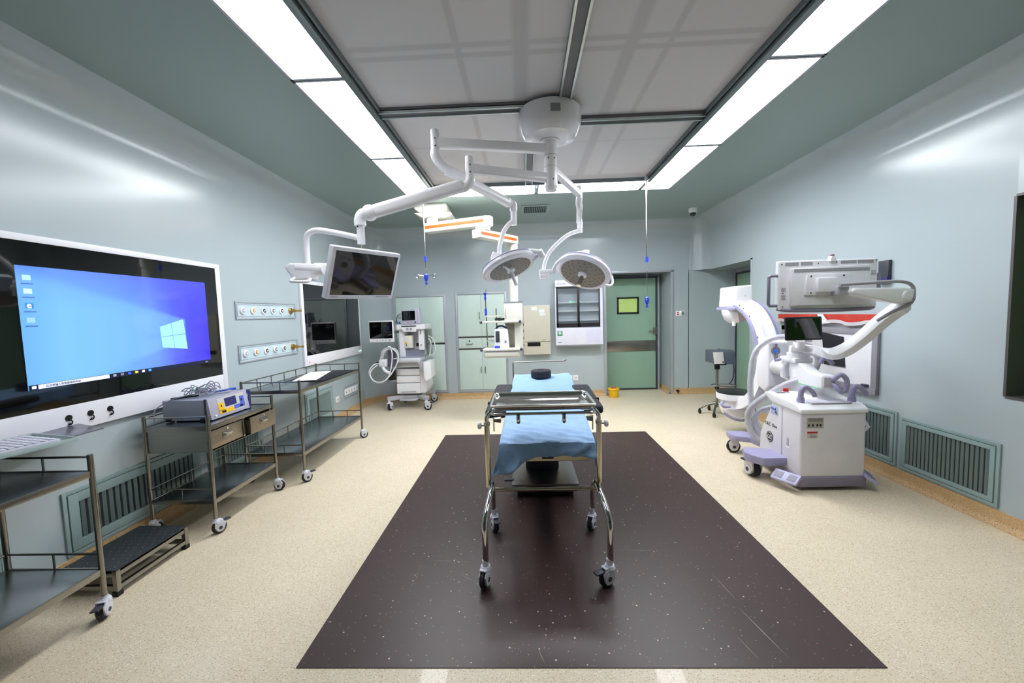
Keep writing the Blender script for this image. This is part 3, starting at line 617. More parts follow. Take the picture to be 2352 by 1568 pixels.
t = thing('cable_bundle', 'tangled grey cables heaped on top of the electrosurgical unit', 'cables', (-2.47, 2.98, .94))
random.seed(3)
m = MB(); lo = MB()
for i in range(9):
    cx, cy = -2.5+random.uniform(-.05, .05), 2.98+random.uniform(-.06, .06); R_ = random.uniform(.045, .09); p = []
    for k in range(9): a = k*PI/4+i; p.append((cx+R_*math.cos(a)*.7, cy+R_*math.sin(a)*1.2, .944+.0+.075*random.random()*math.exp(-((k-4)**2)/8)+.003*i))
    m.tube(p, .0035, 6, 4)
m.tube([(-2.52, 2.9, .96), (-2.56, 2.85, .952), (-2.6, 2.79, .938), (-2.66, 2.73, .88), (-2.66, 2.72, .8)], .004, 6, 6)
m.tube([(-2.42, 3.05, .96), (-2.38, 3.1, .955), (-2.36, 3.06, .943), (-2.4, 3.0, .943)], .0035, 6, 5); m.build('cables', mat('cable_grey', (136, 138, 152), .5), t)
t = thing('diathermy_pencil', 'bright blue pencil-shaped handpiece on the electrosurgical unit', 'handpiece', (-2.4, 3.12, .945))
m = MB(); m.tube([(-2.49, 3.0, .951), (-2.45, 3.06, .952), (-2.38, 3.16, .955)], [.006, .009], 10, 4); m.build('handle', mat('bright_blue_plastic', (40, 80, 215), .4), t)
m = MB(); m.tube([(-2.51, 2.96, .951), (-2.49, 3.0, .951)], .004, 8); m.build('tip', yellowp, t)
t = thing('cable_plug', 'black plug lead lying on the electrosurgical unit near the wall screen', 'cable', (-2.58, 2.84, .94))
m = MB(); m.tube([(-2.6, 2.8, .945), (-2.55, 2.87, .947), (-2.5, 2.93, .946)], .009, 8, 3); m.build('plug', blackm, t)
# ------------------------------------------------------------------ back wall cabinets
def recess_frame(t, x0, x1, z0, z1):
    m = MB(); y0_, y1_ = YB-.014, YB+.001; f = .035
    m.box((x0, y0_, z0), (x0+f, y1_, z1), .003); m.box((x1-f, y0_, z0), (x1, y1_, z1), .003); m.box((x0+f, y0_+.0004, z1-f), (x1-f, y1_, z1), .002); m.box((x0+f, y0_+.0004, z0), (x1-f, y1_, z0+f), .002)
    m.build('frame', framem, t)
def leaf(t, x0, x1, z0, z1, name='door'):
    return bx((x0, YB-.008, z0), (x1, YB, z1), .002).build(name, cabg, t)
def vhandle(p, x, z0, z1, y=None):
    y = YB-.008 if y is None else y
    m = MB(); m.tube([(x, y, z0), (x, y-.03, z0+.008), (x, y-.03, z1-.008), (x, y, z1)], .006, 8); return m.build('handle', steel, p)
t = thing('wall_cabinet', 'flush pale green built-in cupboard behind the anaesthesia machine', 'cabinet', (-1.86, YB, .12), 'built-in cupboards in the back wall')
x0, x1, z0, z1 = -2.32, -1.39, .12, 1.87; recess_frame(t, x0, x1, z0, z1)
c1 = leaf(t, x0+.04, -1.862, z0+.04, z1-.04); c2 = leaf(t, -1.858, x1-.04, 1.02, z1-.04); leaf(t, -1.858, x1-.04, z0+.04, .985)
bx((-1.858, YB-.011, .988), (x1-.035, YB, 1.017)).build('divider', steel, t); vhandle(c2, -1.83, 1.38, 1.49)
t = thing('wall_cabinet', 'flush pale green built-in cupboard with drawer and four doors behind the ceiling pendant', 'cabinet', (-.76, YB, .13), 'built-in cupboards in the back wall')
x0, x1, z0, z1 = -1.215, -.305, .12, 1.885; recess_frame(t, x0, x1, z0, z1); xm = -.765
a1 = leaf(t, x0+.04, xm-.002, 1.115, z1-.04); a2 = leaf(t, xm+.002, x1-.04, 1.115, z1-.04)
dr = leaf(t, x0+.04, xm-.002, .905, 1.085, 'drawer'); leaf(t, xm+.002, x1-.04, .905, 1.085, 'drawer')
b1 = leaf(t, x0+.04, xm-.002, z0+.04, .875); b2 = leaf(t, xm+.002, x1-.04, z0+.04, .875)
m = MB(); m.box((x0+.035, YB-.012, 1.088), (x1-.035, YB, 1.112)); m.build('divider', steel, t); m = MB(); m.box((x0+.035, YB-.012, .878), (x1-.035, YB, .902)); m.build('divider', steel, t)
vhandle(a1, -.79, 1.415, 1.54); vhandle(b1, -.79, .455, .565); vhandle(b2, -.715, .455, .565)
MB().tube([(-1.04, YB-.008, .985), (-1.02, YB-.03, .975), (-.95, YB-.03, .975), (-.93, YB-.008, .985)], .007, 8, 3).build('handle', steel, dr); MB().cyl((-.985, YB-.02, 1.035), (-.985, YB-.006, 1.035), .013).build('lock', chrome, dr)
# beige wall cabinet with blanket warmer look
t = thing('film_cabinet', 'beige wall-mounted metal cabinet between the pendant and the glass-doored cabinet', 'cabinet', (.22, 6.99, .77))
bx((-.02, 6.95, .77), (.45, YB-.003, 1.63), .008).build('body', beige, t)
bx((-.015, 6.935, 1.0), (.445, 6.95, 1.625), .004).build('door', beige, t)
bx((.045, 6.94, .92), (.27, 6.952, .985), .003).build('control_slot', blackm, t)
for a in ((.13, .22, 1.545, 1.60), (.26, .35, 1.5, 1.555), (.27, .37, 1.45, 1.49)): o = bx((a[0], 6.9325, a[2]), (a[1], 6.935, a[3])).build('notice_label', paper, t)
bx((.31, 6.933, 1.02), (.36, 6.9355, 1.03)).build('maker_badge', greyp, t)
# glass fronted warming cabinet
t = thing('warming_cabinet', 'white wall-hung cabinet with black-framed sliding glass doors left of the green door', 'cabinet', (.93, 6.97, .92))
x0, x1, z0, z1 = .535, 1.345, .93, 2.03; yf = 6.86
m = MB(); m.box((x0, yf, z0), (x1, YB-.002, 1.225), .008); m.box((x0, yf, 1.925), (x1, YB, z1), .008); m.box((x0, yf+.01, 1.2), (x0+.03, YB, 1.95)); m.box((x1-.045, yf+.01, 1.2), (x1, YB, 1.95)); m.box((x0, YB-.02, 1.2), (x1, YB, 1.95)); m.build('body', mat('white_cabinet', (226, 226, 238), .35, coat=.2), t)
bx((x0+.005, yf-.012, 1.93), (x1-.005, yf+.001, z1+.008), .006).build('header', white, t)
words('pawedo', .045, (x0+.035, yf-.0125, 1.966), (1, 0, 0), (0, 0, 1), mat('purple_ink', (90, 80, 190), .5), t, 'maker_lettering')
def gdoor(a, b_, y):
    m = MB(); f = .028; m.box((a, y-.012, 1.235), (a+f, y+.012, 1.925), .002); m.box((b_-f, y-.012, 1.235), (b_, y+.012, 1.925), .002); m.box((a, y-.012, 1.9), (b_, y+.012, 1.925)); m.box((a, y-.012, 1.235), (b_, y+.012, 1.30))
    o = m.build('sliding_door', mat('black_anodised', (34, 32, 38), .4), t); bx((a+.02, y-.003, 1.29), (b_-.02, y+.002, 1.905)).build('pane', glassc, o); return o
gdoor(x0+.02, .94, yf+.008); o = gdoor(.925, x1-.035, yf+.035); MB().cyl((.965, yf+.005, 1.262), (.965, yf+.03, 1.262), .008).build('lock', chrome, o)
for z in (1.34, 1.50, 1.645): bx((x0+.035, 6.92, z), (x1-.05, YB-.022, z+.028), .002).build('shelf', mat('pale_shelf', (200, 206, 214), .4), t)
bx((x0+.035, YB-.03, 1.225), (x1-.05, YB-.02, 1.93)).build('back_lining', mat('pale_lining', (178, 186, 196), .4), t)
bx((.93, YB-.034, 1.67), (.98, YB-.03, 1.69)).build('temperature_light', greenled, t)
words('25.5', .05, (.78, 6.915, 1.652), (1, 0, 0), (0, 0, 1), greenled, t, 'temperature_digits')
bx((1.06, yf-.002, .965), (1.28, yf+.001, 1.19), .001).build('blank_label', mat('lilac_paper', (218, 214, 236), .6), t)
s_ = bx((.562, yf-.003, 1.09), (.65, yf+.001, 1.175), .001).build('green_sticker', mat('sticker_green', (80, 130, 80), .5), t); MB().cyl((.606, yf-.0045, 1.14), (.606, yf-.003, 1.14), .028, seg=24).build('sticker_disc', mat('sticker_blue', (190, 215, 240), .5), s_)
words('✓', .045, (.588, yf-.0048, 1.124), (1, 0, 0), (0, 0, 1), navy, s_, 'tick_mark')
bx((.57, yf-.002, .97), (.63, yf+.001, .985)).build('maker_badge', greyp, t)
m = MB(); m.box((x0+.01, yf+.01, .915), (x1-.01, YB, .93)); m.build('base_ledge', framem, t)
# switch plate beside the recess
t = thing('wall_switch', 'small wall switch plate with red and green lights right of the green door', 'switch', (2.72, YB, 1.37))
bx((2.64, YB-.012, 1.375), (2.80, YB+.001, 1.46), .003).build('face_plate', white, t)
bx((2.66, YB-.016, 1.39), (2.69, YB-.011, 1.41)).build('red_key', redp, t); bx((2.66, YB-.016, 1.42), (2.69, YB-.011, 1.44)).build('red_key', redp, t); bx((2.71, YB-.015, 1.435), (2.725, YB-.011, 1.45)).build('green_light', led, t); bx((2.74, YB-.013, 1.385), (2.79, YB-.011, 1.45)).build('keypad', greyp, t)
t = thing('door_stop', 'small metal floor-level door stop on the skirting right of the green door', 'door stop', (2.66, YB-.02, .06))
MB().cyl((2.66, YB-.014, .06), (2.66, YB-.05, .06), .018).build('plate', steel, t); MB().cyl((2.66, YB-.05, .06), (2.66, YB-.08, .06), .024, .02).build('bumper', rubber, t)
# yellow sharps bin
t = thing('sharps_bin', 'small yellow bin with a red lid panel on the floor left of the green door', 'bin', (1.515, 6.88, 0))
MB().lathe([(.072, 0), (.078, .01), (.088, .13), (.088, .135)], (1.515, 6.88, .001), seg=28).build('bucket', yellowp, t)
l_ = MB().lathe([(.098, 0), (.1, .01), (.09, .028), (.0, .03)], (1.515, 6.88, .134), seg=28).build('lid', yellowp, t)
MB().box((1.47, 6.84, .163), (1.56, 6.92, .168), .002).build('lid_flap', redp, l_, label='red flap')
# ------------------------------------------------------------------ hanging infusion poles
def drip(x, y, zt, z1, zr, label, turn):
    t = thing('infusion_pole', label, 'infusion pole', (x, y, H), 'ceiling-hung infusion poles')
    MB().cyl((x, y, H-.02), (x, y, H+.01), .022).build('ceiling_mount', framem, t)
    MB().cyl((x, y, z1), (x, y, H), .009, seg=14).build('pole', chrome, t)
    MB().cyl((x, y, z1-.055), (x, y, z1+.005), .017, seg=16).build('clamp', bluep, t, label='blue clamp')
    m = MB(); m.tube([(x, y, z1-.05), (x, y, z1-.13), (x+.008, y, z1-.14), (x+.008, y, z1-.16), (x, y, z1-.165), (x, y, zr+.01)], .003, 8, 3); m.build('hook_wire', chrome, t)
    o = MB(); o.lathe([(.012, -.06), (.026, -.025), (.026, .015), (.012, .03)], (x, y, zr), seg=16); o.cyl((x, y, zr-.10), (x, y, zr-.05), .009); o.cyl((x-.018, y, zr-.085), (x+.018, y, zr-.085), .006); o = o.build('hook_body', bluep, t, label='blue hook body')
    ca, sa = math.cos(turn), math.sin(turn)
    for s_ in (-1, 1):
        p = [(0, 0), (.06, .01), (.1, .022), (.12, .012), (.115, -.012), (.095, -.018), (.082, -.004), (.092, .006)]
        MB().tube([(x+s_*u*ca, y+s_*u*sa, zr+v) for u, v in p], .0045, 8, 4).build('hook', chrome, o)
drip(-1.142, 4.7, H, 2.19, 1.965, 'slender drip pole hanging from the ceiling at left with its two hooks spread wide', 0)
drip(1.432, 4.7, H, 2.1, 1.62, 'slender drip pole hanging from the ceiling in front of the green door', 1.25)
# ------------------------------------------------------------------ ceiling equipment pendant (background)
PY = 5.6
t = thing('ceiling_pendant', 'cream ceiling pendant with orange-striped arms carrying equipment shelves', 'ceiling pendant', (-1.21, 5.6, H))
m = MB(); m.prism([(-1.44, H), (-1.0, H), (-1.0, 2.93), (-1.05, 2.88), (-1.36, 2.88), (-1.44, 2.93)], 'y', 5.4, 5.85, .02); m.build('ceiling_box', warmw, t)
m = MB(); m.prism([(-1.45, 2.885), (-.95, 2.885), (-.93, 2.85), (-1.02, 2.81), (-1.32, 2.81)], 'y', 5.42, 5.9, .01); m.build('ceiling_cover', warmw, t)
m = MB(); m.cyl((-1.2, 5.42, 2.71), (-1.2, 5.42, 2.86), .075); m.cyl((-1.2, 5.42, 2.8), (-1.2, 5.42, 2.84), .1); m.build('swivel', warmw, t)
def beam(p0, p1, w_, h_, name, over=.08):
    p0 = Vector(p0); p1 = Vector(p1); d = p1-p0; L = d.length; a = math.atan2(d.y, d.x)
    m = MB(); m.M = Matrix.Translation(p0) @ Matrix.Rotation(a, 4, 'Z'); 
    pl = [(-over, -w_/2), (L+over*.3, -w_/2), (L+over, -w_*.25), (L+over, w_*.25), (L+over*.3, w_/2), (-over, w_/2)]
    m.prism(pl, 'z', -h_/2, h_/2, .012); o = m.build(name, warmw, t)
    m = MB(); m.M = Matrix.Translation(p0) @ Matrix.Rotation(a, 4, 'Z'); m.box((-over+.02, -w_/2-.002, -.018), (L, -w_/2+.002, .02)); m.build('stripe', orange, o, label='orange stripe'); return o
b1 = beam((-1.2, 5.38, 2.665), (-.45, 5.11, 2.665), .15, .12, 'upper_arm')
words('LINO', .03, (-.99, 5.225, 2.655), (1, -.36, 0), (0, 0, 1), blackink, b1)
m = MB(); m.cyl((-.49, 5.1, 2.55), (-.49, 5.1, 2.62), .09); m.cyl((-.49, 5.1, 2.575), (-.49, 5.1, 2.6), .096); m.build('elbow', warmw, t)
b2 = beam((-.52, 5.06, 2.5), (-.13, 5.56, 2.5), .14, .105, 'lower_arm')
CX, CY_ = -.135, 5.57
m = MB(); m.cyl((CX, CY_, 2.3), (CX, CY_, 2.46), .07); m.cyl((CX, CY_, 1.62), (CX, CY_, 2.31), .06); m.build('column', warmw, t)
SHIFT[0] = Vector((-.015, .43, -.02)); CX, CY_ = -.125, 5.12
m = MB(); m.box((CX-.13, CY_-.1, 1.39), (CX+.12, CY_+.12, 1.67), .006); m.build('console', warmw, t); bx((CX-.135, CY_-.105, 1.668), (CX+.125, CY_+.125, 1.68)).build('console_cap', greyp, t)
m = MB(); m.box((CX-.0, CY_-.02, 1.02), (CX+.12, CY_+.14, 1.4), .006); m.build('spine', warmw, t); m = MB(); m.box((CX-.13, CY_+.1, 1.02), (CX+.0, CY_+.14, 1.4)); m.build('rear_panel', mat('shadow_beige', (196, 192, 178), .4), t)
for z in (1.36, 1.27, 1.17, 1.07): MB().cyl((CX+.118, CY_+.05, z), (CX+.132, CY_+.05, z), .022, .017).build('outlet', dgrey, t)
for i in range(7): bx((CX-.118, CY_-.102, 1.45+i*.022), (CX-.108, CY_-.099, 1.458+i*.022)).build('side_marking', redink if i % 2 else blackm, t)
def shelf(z, th, name, x0, x1, yf, yb):
    o = MB(); o.box((x0, yf, z-th), (x1, yb, z), .008); return o.build(name, warmw, t)
s1 = shelf(1.42, .022, 'upper_shelf', -.56, -.06, 5.0, 5.38)
o = MB(); 
for x in (-.575, -.045):
    o = MB(); o.tube([(x, 4.98, 1.408), (x, 5.36, 1.408)], .009, 8); o.ball((x, 4.97, 1.408), .02); o.build('side_rail', dgrey, s1)
bx((-.55, 5.34, 1.48), (-.35, 5.37, 1.5)).build('rear_bar', warmw, t)
bx((-.53, 5.34, 1.12), (-.35, 5.37, 1.145)).build('rear_bar', warmw, t)
s2 = shelf(1.045, .03, 'lower_shelf', -.56, -.05, 4.95, 5.4)
m = MB(); m.box((-.55, 4.955, .915), (-.055, 5.38, 1.016), .035, seg=3); m.build('drawer_box', warmw, s2); m = MB(); m.box((-.53, 4.95, 1.008), (-.085, 4.956, 1.013)); m.build('drawer_gap', greyp, s2)
for x in (-.575, -.035):
    o = MB(); o.tube([(x, 4.93, 1.035), (x, 5.36, 1.035)], .01, 8); o.ball((x, 4.92, 1.035), .02); o.build('side_rail', dgrey, s2)
m = MB(); m.tube([(-.53, 5.35, 1.04), (-.535, 5.35, 1.5), (-.54, 5.35, 1.72)], .008, 8); m.build('infusion_post', steel, t)
m = MB(); m.lathe([(.006, -.1), (.018, -.06), (.01, -.03), (.022, 0), (.024, .02)], (-.542, 5.35, 1.81), seg=14); m.build('post_head', bluep, t, label='blue post head'); MB().cyl((-.538, 5.35, 1.5), (-.54, 5.35, 1.6), .017).build('post_grip', bluep, t, label='blue grip')
m = MB(); m.tube([(-.39, 5.37, 1.04), (-.39, 5.37, 1.6)], .01, 8); m.build('rear_post', greyp, t)
m = MB(); m.tube([(-.54, 5.35, 1.83), (-.53, 5.35, 1.87), (-.515, 5.35, 1.865)], .003, 6, 3); m.build('hook', steel, t)
# fluid warmer on the pendant shelf
t = thing('infusion_warmer', 'small white device with dark screen and black handle on the lower pendant shelf', 'medical device', (-.31, 5.1, 1.045))
m = MB(); m.prism([(-.408, 1.046), (-.2, 1.046), (-.215, 1.3), (-.24, 1.315), (-.375, 1.315), (-.4, 1.3)], 'y', 5.02, 5.2, .012); m.build('body', white, t)
bx((-.385, 5.013, 1.13), (-.33, 5.021, 1.285), .002).build('screen', dgrey, t); bx((-.4, 5.012, 1.052), (-.33, 5.021, 1.08), .002).build('logo_band', bluep, t)
m = MB(); m.tube([(-.385, 5.1, 1.31), (-.35, 5.1, 1.345), (-.29, 5.1, 1.35), (-.235, 5.1, 1.31)], .012, 8, 4); m.build('handle', navy, t)
bx((-.262, 5.013, 1.12), (-.238, 5.021, 1.15)).build('side_label', greyp, t)
t = thing('cable_heap', 'black cables and white clips heaped on the upper pendant shelf', 'cables', (-.26, 5.1, 1.422))
random.seed(5); m = MB()
for i in range(7):
    p = [(-.38+.25*k/6+random.uniform(-.02, .02), 5.1+random.uniform(-.07, .07), 1.432+.03*random.random()) for k in range(7)]; m.tube(p, .007, 6, 3)
m.build('black_cables', blackm, t)
m = MB()
for i in range(4): m.tube([(-.36+.05*i, 5.06, 1.428), (-.3+.05*i, 5.1, 1.44), (-.26+.03*i, 5.06, 1.428)], .005, 6, 3)
m.build('white_leads', white, t)
SHIFT[0] = Vector((0, 0, 0))
# ------------------------------------------------------------------ anaesthesia machine
t = thing('anaesthesia_machine', 'white anaesthesia workstation on casters in the left rear corner', 'medical machine', (-1.9, 6.5, 0))
# base
m = MB(); m.box((-2.08, 6.36, .15), (-1.72, 6.85, .22), .02); m.build('base', mat('light_grey_base', (176, 176, 184), .4), t)
m = MB(); m.lathe([(.0, -.02), (.14, -.02), (.15, 0), (.14, .02), (.12, .02)], (-1.9, 6.26, .185), seg=28, sx=1.0); m = MB(); m.tube([(-2.04, 6.32, .17), (-2.0, 6.24, .165), (-1.8, 6.24, .165), (-1.76, 6.32, .17)], .017, 8, 4); m.build('foot_rail', MATS['light_grey_base'], t)
for (x0_, y0_, x1_, y1_) in ((-2.0, 6.4, -2.21, 6.27), (-1.78, 6.4, -1.6, 6.27), (-1.8, 6.75, -1.62, 6.86), (-2.0, 6.75, -2.16, 6.86)):
    d_ = Vector((x1_-x0_, y1_-y0_, 0)); a = math.atan2(d_.y, d_.x); m = MB(); m.M = Matrix.Translation((x0_, y0_, .19)) @ Matrix.Rotation(a, 4, 'Z'); m.box((0, -.035, -.035), (d_.length+.03, .035, .03), .012); m.build('foot', MATS['light_grey_base'], t)
caster(t, -2.2, 6.24, .06, 80, wt=.04, ztop=.16); caster(t, -1.6, 6.24, .062, 10, True, wt=.03, ztop=.16); caster(t, -1.63, 6.84, .06, 10, wt=.03, ztop=.16); caster(t, -2.14, 6.84, .06, 10, wt=.03, ztop=.16)
# drawers block
m = MB(); m.prism([(-2.1, .66), (-1.7, .66), (-1.63, .6), (-1.6, .35), (-1.63, .25), (-2.08, .25)], 'y', 6.36, 6.8, .02); m.build('cabinet', white, t)
for z0_, z1_ in ((.55, .655), (.43, .54), (.25, .42)): o = MB(); o.box((-2.095, 6.33, z0_), (-1.71, 6.37, z1_), .015); o = o.build('drawer', white, t)
bx((-2.03, 6.325, .275), (-1.78, 6.333, .285)).build('handle_slot', greyp, o)
# worktop
m = MB(); m.box((-2.16, 6.2, .77), (-1.66, 6.75, .84), .03, seg=3); m.box((-2.1, 6.3, .68), (-1.68, 6.75, .78), .02); m.build('worktop', mat('worktop_grey_white', (205, 205, 214), .35, coat=.2), t)
m = MB(); m.box((-2.05, 6.45, .84), (-1.66, 6.5, .96)); m.box((-2.04, 6.3, .84), (-1.67, 6.47, .855), .004); m.build('work_surface', mat('silver_sheet', (178, 180, 196), .25, .6), t)
# upper body: two side cheeks, back, header
m = MB(); m.box((-2.05, 6.42, .84), (-1.955, 6.75, 1.3), .01); m.box((-1.73, 6.42, .95), (-1.64, 6.75, 1.3), .01); m.box((-1.97, 6.62, .84), (-1.7, 6.75, 1.3)); m.build('tower', white, t)
m = MB(); m.box((-2.07, 6.36, 1.29), (-1.6, 6.8, 1.37), .015); m.prism([(-2.0, 1.34), (-1.72, 1.34), (-1.75, 1.25), (-1.95, 1.25)], 'y', 6.35, 6.6, .01); m.build('header', white, t)
bx((-1.98, 6.345, 1.335), (-1.74, 6.352, 1.352)).build('vent_slot', dgrey, t)
for x in (-1.88, -1.825): MB().cyl((x, 6.33, 1.3), (x, 6.352, 1.3), .017).build('gauge', mat('gauge_face', (160, 162, 172), .3), t)
m = MB(); m.box((-1.6, 6.45, .86), (-1.585, 6.75, 1.28)); m.build('side_rail', steel, t)
m = MB(); m.box((-1.955, 6.4, .985), (-1.83, 6.52, 1.19), .01); v = m.build('vaporizer', warmw, t); bx((-1.945, 6.397, 1.06), (-1.91, 6.401, 1.085)).build('yellow_mark', yellowp, v); bx((-1.93, 6.396, 1.02), (-1.92, 6.401, 1.05)).build('level_window', blackm, v)
bx((-1.82, 6.6, 1.0), (-1.77, 6.62, 1.05)).build('dark_port', blackm, t)
for z in (1.27, 1.24, 1.215): MB().cyl((-1.69, 6.412, z), (-1.69, 6.422, z), .008).build('port', dgrey, t)
MB().cyl((-1.69, 6.412, 1.03), (-1.69, 6.422, 1.03), .009).build('port', dgrey, t)
# ventilator screen on arm
m = MB(); m.box((-2.475, 6.25, 1.1), (-2.08, 6.3, 1.445), .015, seg=3); s_ = m.build('ventilator_screen', white, t)
bx((-2.46, 6.246, 1.163), (-2.095, 6.251, 1.425), .002).build('display', glassb, s_)
for x in (-2.345, -2.30, -2.255, -2.21): bx((x-.008, 6.247, 1.125), (x+.008, 6.251, 1.138)).build('button', greyp, s_)
MB().cyl((-2.14, 6.235, 1.132), (-2.14, 6.251, 1.132), .017).build('dial', mat('silver_dial', (180, 180, 186), .3), s_)
m = MB(); m.tube([(-2.27, 6.3, 1.25), (-2.27, 6.4, 1.25), (-2.06, 6.5, 1.25)], .02, 8, 3); m.build('screen_arm', greyp, t)
# absorber & hoses
m = MB(); m.cyl((-2.1, 6.2, .72), (-2.1, 6.2, .98), .07, .065); m.build('bellows', mat('bellows_grey', (92, 88, 104), .35, alpha=.9), t)
m = MB(); m.box((-2.3, 6.12, .72), (-2.17, 6.28, .84), .03, seg=3); m.tube([(-2.27, 6.2, .84), (-2.24, 6.2, .92), (-2.19, 6.2, 1.0)], .025, 10, 3); m.tube([(-2.24, 6.15, .72), (-2.2, 6.13, .66), (-2.12, 6.13, .62)], .025, 10, 3); m.build('valve_block', whitep, t)
MB().cyl((-2.36, 6.2, .77), (-2.29, 6.2, .78), .02, .03).build('black_knob', blackm, t)
m = MB(); m.cyl((-2.12, 6.22, .5), (-2.12, 6.22, .66), .065); m.build('absorber_canister', blackm, t); MB().cyl((-2.14, 6.2, .48), (-2.14, 6.2, .505), .07).build('canister_base', greyp, t)
for k, pts in enumerate(([(-2.1, 6.1, 1.05), (-2.06, 6.08, .93), (-2.07, 6.05, .75), (-2.12, 6.03, .58), (-2.24, 6.02, .49), (-2.37, 6.03, .54), (-2.42, 6.04, .66), (-2.36, 6.08, .76), (-2.29, 6.12, .78)], [(-2.1, 6.08, 1.04), (-2.0, 6.1, .95), (-1.98, 6.1, .82), (-2.08, 6.05, .62), (-2.2, 6.0, .51), (-2.33, 6.0, .52), (-2.4, 6.02, .62), (-2.37, 6.05, .7), (-2.3, 6.1, .76)], [(-2.27, 6.15, .85), (-2.22, 6.12, .98), (-2.12, 6.1, 1.03)], [(-2.28, 6.13, .82), (-2.15, 6.1, .99), (-2.02, 6.12, 1.0), (-1.98, 6.14, .88), (-2.06, 6.14, .84)])):
    MB().tube(pts, .0105, 10, 6).build('breathing_hose', whitehose, t)
for pts in ([(-1.6, 6.5, 1.18), (-1.5, 6.45, 1.12), (-1.46, 6.42, .98), (-1.5, 6.42, .87), (-1.58, 6.45, .84)], [(-1.6, 6.5, 1.14), (-1.53, 6.42, 1.08), (-1.54, 6.42, .95), (-1.56, 6.42, .86)]): MB().tube(pts, .009, 8, 6).build('gas_hose', mat('white_gas_hose', (222, 222, 224), .4), t)
MB().cyl((-2.13, 6.16, 1.03), (-2.13, 6.16, 1.045), .008).build('green_light', led, t)
m = MB(); m.prism([(-1.6, .78), (-1.49, .8), (-1.475, .53), (-1.57, .47), (-1.6, .55)], 'y', 6.15, 6.5, .015); m.build('side_screen_panel', white, t)
m = MB(); m.prism([(-1.72, .78), (-1.6, .78), (-1.59, .62), (-1.67, .64), (-1.69, .74)], 'y', 6.2, 6.3, .01); m.build('side_bracket', mat('light_grey_base', (176, 176, 184)), t)
# patient monitor on top
SHIFT[0] = Vector((-.035, 0, 0))
t = thing('patient_monitor', 'small white patient monitor standing on top of the anaesthesia workstation', 'monitor', (-1.82, 6.45, 1.371))
m = MB(); m.box((-1.95, 6.36, 1.375), (-1.69, 6.55, 1.61), .015); m.prism([(-1.93, 1.6), (-1.67, 1.62), (-1.66, 1.39), (-1.7, 1.375), (-1.93, 1.375)], 'y', 6.45, 6.6, .01); m.build('case', mat('monitor_case', (196, 194, 214), .4), t)
bx((-1.928, 6.354, 1.435), (-1.717, 6.362, 1.588), .002).build('display', glassb, t)
for i, x in enumerate((-1.85, -1.825, -1.80, -1.775, -1.75)): MB().cyl((x, 6.352, 1.405), (x, 6.361, 1.405), .006).build('button', orange if i == 0 else greyp, t)
MB().cyl((-1.715, 6.345, 1.405), (-1.715, 6.361, 1.405), .013).build('dial', dgrey, t)
m = MB()
for i in range(5): m.tube([(-1.95, 6.45, 1.55-.02*i), (-2.0-.01*i, 6.42, 1.54-.02*i), (-2.04, 6.42, 1.47-.01*i), (-2.02-.01*i, 6.42, 1.40), (-2.04+.02*i, 6.42, 1.385)], .004, 6, 4)
m.build('leads', mat('dark_leads', (90, 92, 110), .5), t)
MB().box((-2.0, 6.4, 1.39), (-1.975, 6.42, 1.42), .004).build('blue_plug', bluep, t)
SHIFT[0] = Vector((0, 0, 0))
# ------------------------------------------------------------------ surgical light with monitor arm
t = thing('surgical_light', 'white ceiling-mounted surgical light with two round lamp heads and a monitor on swing arms', 'surgical light', (.232, 3.13, H))
hx, hy = .232, 3.13
can = MB().lathe([(.235, 0), (.238, -.03), (.236, -.1), (.228, -.14), (.19, -.19), (.12, -.205), (.0, -.205)], (hx, hy, H+.0), seg=48).build('canopy', mat('glossy_white_dome', (238, 238, 243), .12, coat=.8, crough=.03), t)
m = MB(); m.quad([(hx-.01+.0, hy-.2395, H-.045), (hx+.06, hy-.2335, H-.045), (hx+.06, hy-.2325, H-.1), (hx-.01, hy-.2385, H-.1)]); m.build('rating_label', mat('grey_label', (150, 150, 158), .5), can)
m = MB(); m.cyl((hx, hy, 2.79), (hx, hy, 2.81), .075); m.cyl((hx, hy, 2.60), (hx, hy, 2.8), .048); m.cyl((hx, hy, 2.455), (hx, hy, 2.60), .05); m.cyl((hx, hy, 2.425), (hx, hy, 2.458), .042, .048); m.build('shaft', white, t)
for z in (2.685, 2.60): MB().cyl((hx, hy, z-.001), (hx, hy, z+.001), .0505).build('shaft_joint', greyp, t)
def flatarm(p0, p1, w0, h0, name, par, bev=.012, ext=0):
    """box beam between two points, w across, h vertical"""
    p0 = Vector(p0); p1 = Vector(p1); d = p1-p0; L = d.length
    X = d.normalized(); Yv = Vector((0, 0, 1)).cross(X).normalized(); Z = X.cross(Yv)
    m = MB(); m.M = Matrix(((X.x, Yv.x, Z.x, p0.x), (X.y, Yv.y, Z.y, p0.y), (X.z, Yv.z, Z.z, p0.z), (0, 0, 0, 1)))
    m.box((-ext, -w0/2, -h0/2), (L+ext, w0/2, h0/2), bev, seg=3); return m.build(name, white, par)
A1 = Vector((-.603, 2.92, 2.73)); A2 = Vector((-.36, 2.908, 2.535)); A3 = Vector((.53, 3.738, 2.57))
def dot(p, par): MB().ball(p, .005).build('screw', blackm, par)
a1 = flatarm((hx, hy, 2.735), A1, .055, .065, 'extension_arm', t); MB().cyl(A1-Vector((0, 0, .055)), A1+Vector((0, 0, .09)), .031, bev=.004).build('end_post', white, a1)
a2 = flatarm((hx, hy, 2.52), A2, .055, .065, 'extension_arm', t); MB().cyl(A2-Vector((0, 0, .06)), A2+Vector((0, 0, .085)), .031, bev=.004).build('end_post', white, a2)
a3 = flatarm((hx, hy, 2.60), A3, .05, .06, 'extension_arm', t); MB().cyl(A3-Vector((0, 0, .05)), A3+Vector((0, 0, .07)), .028, bev=.004).build('end_post', white, a3)
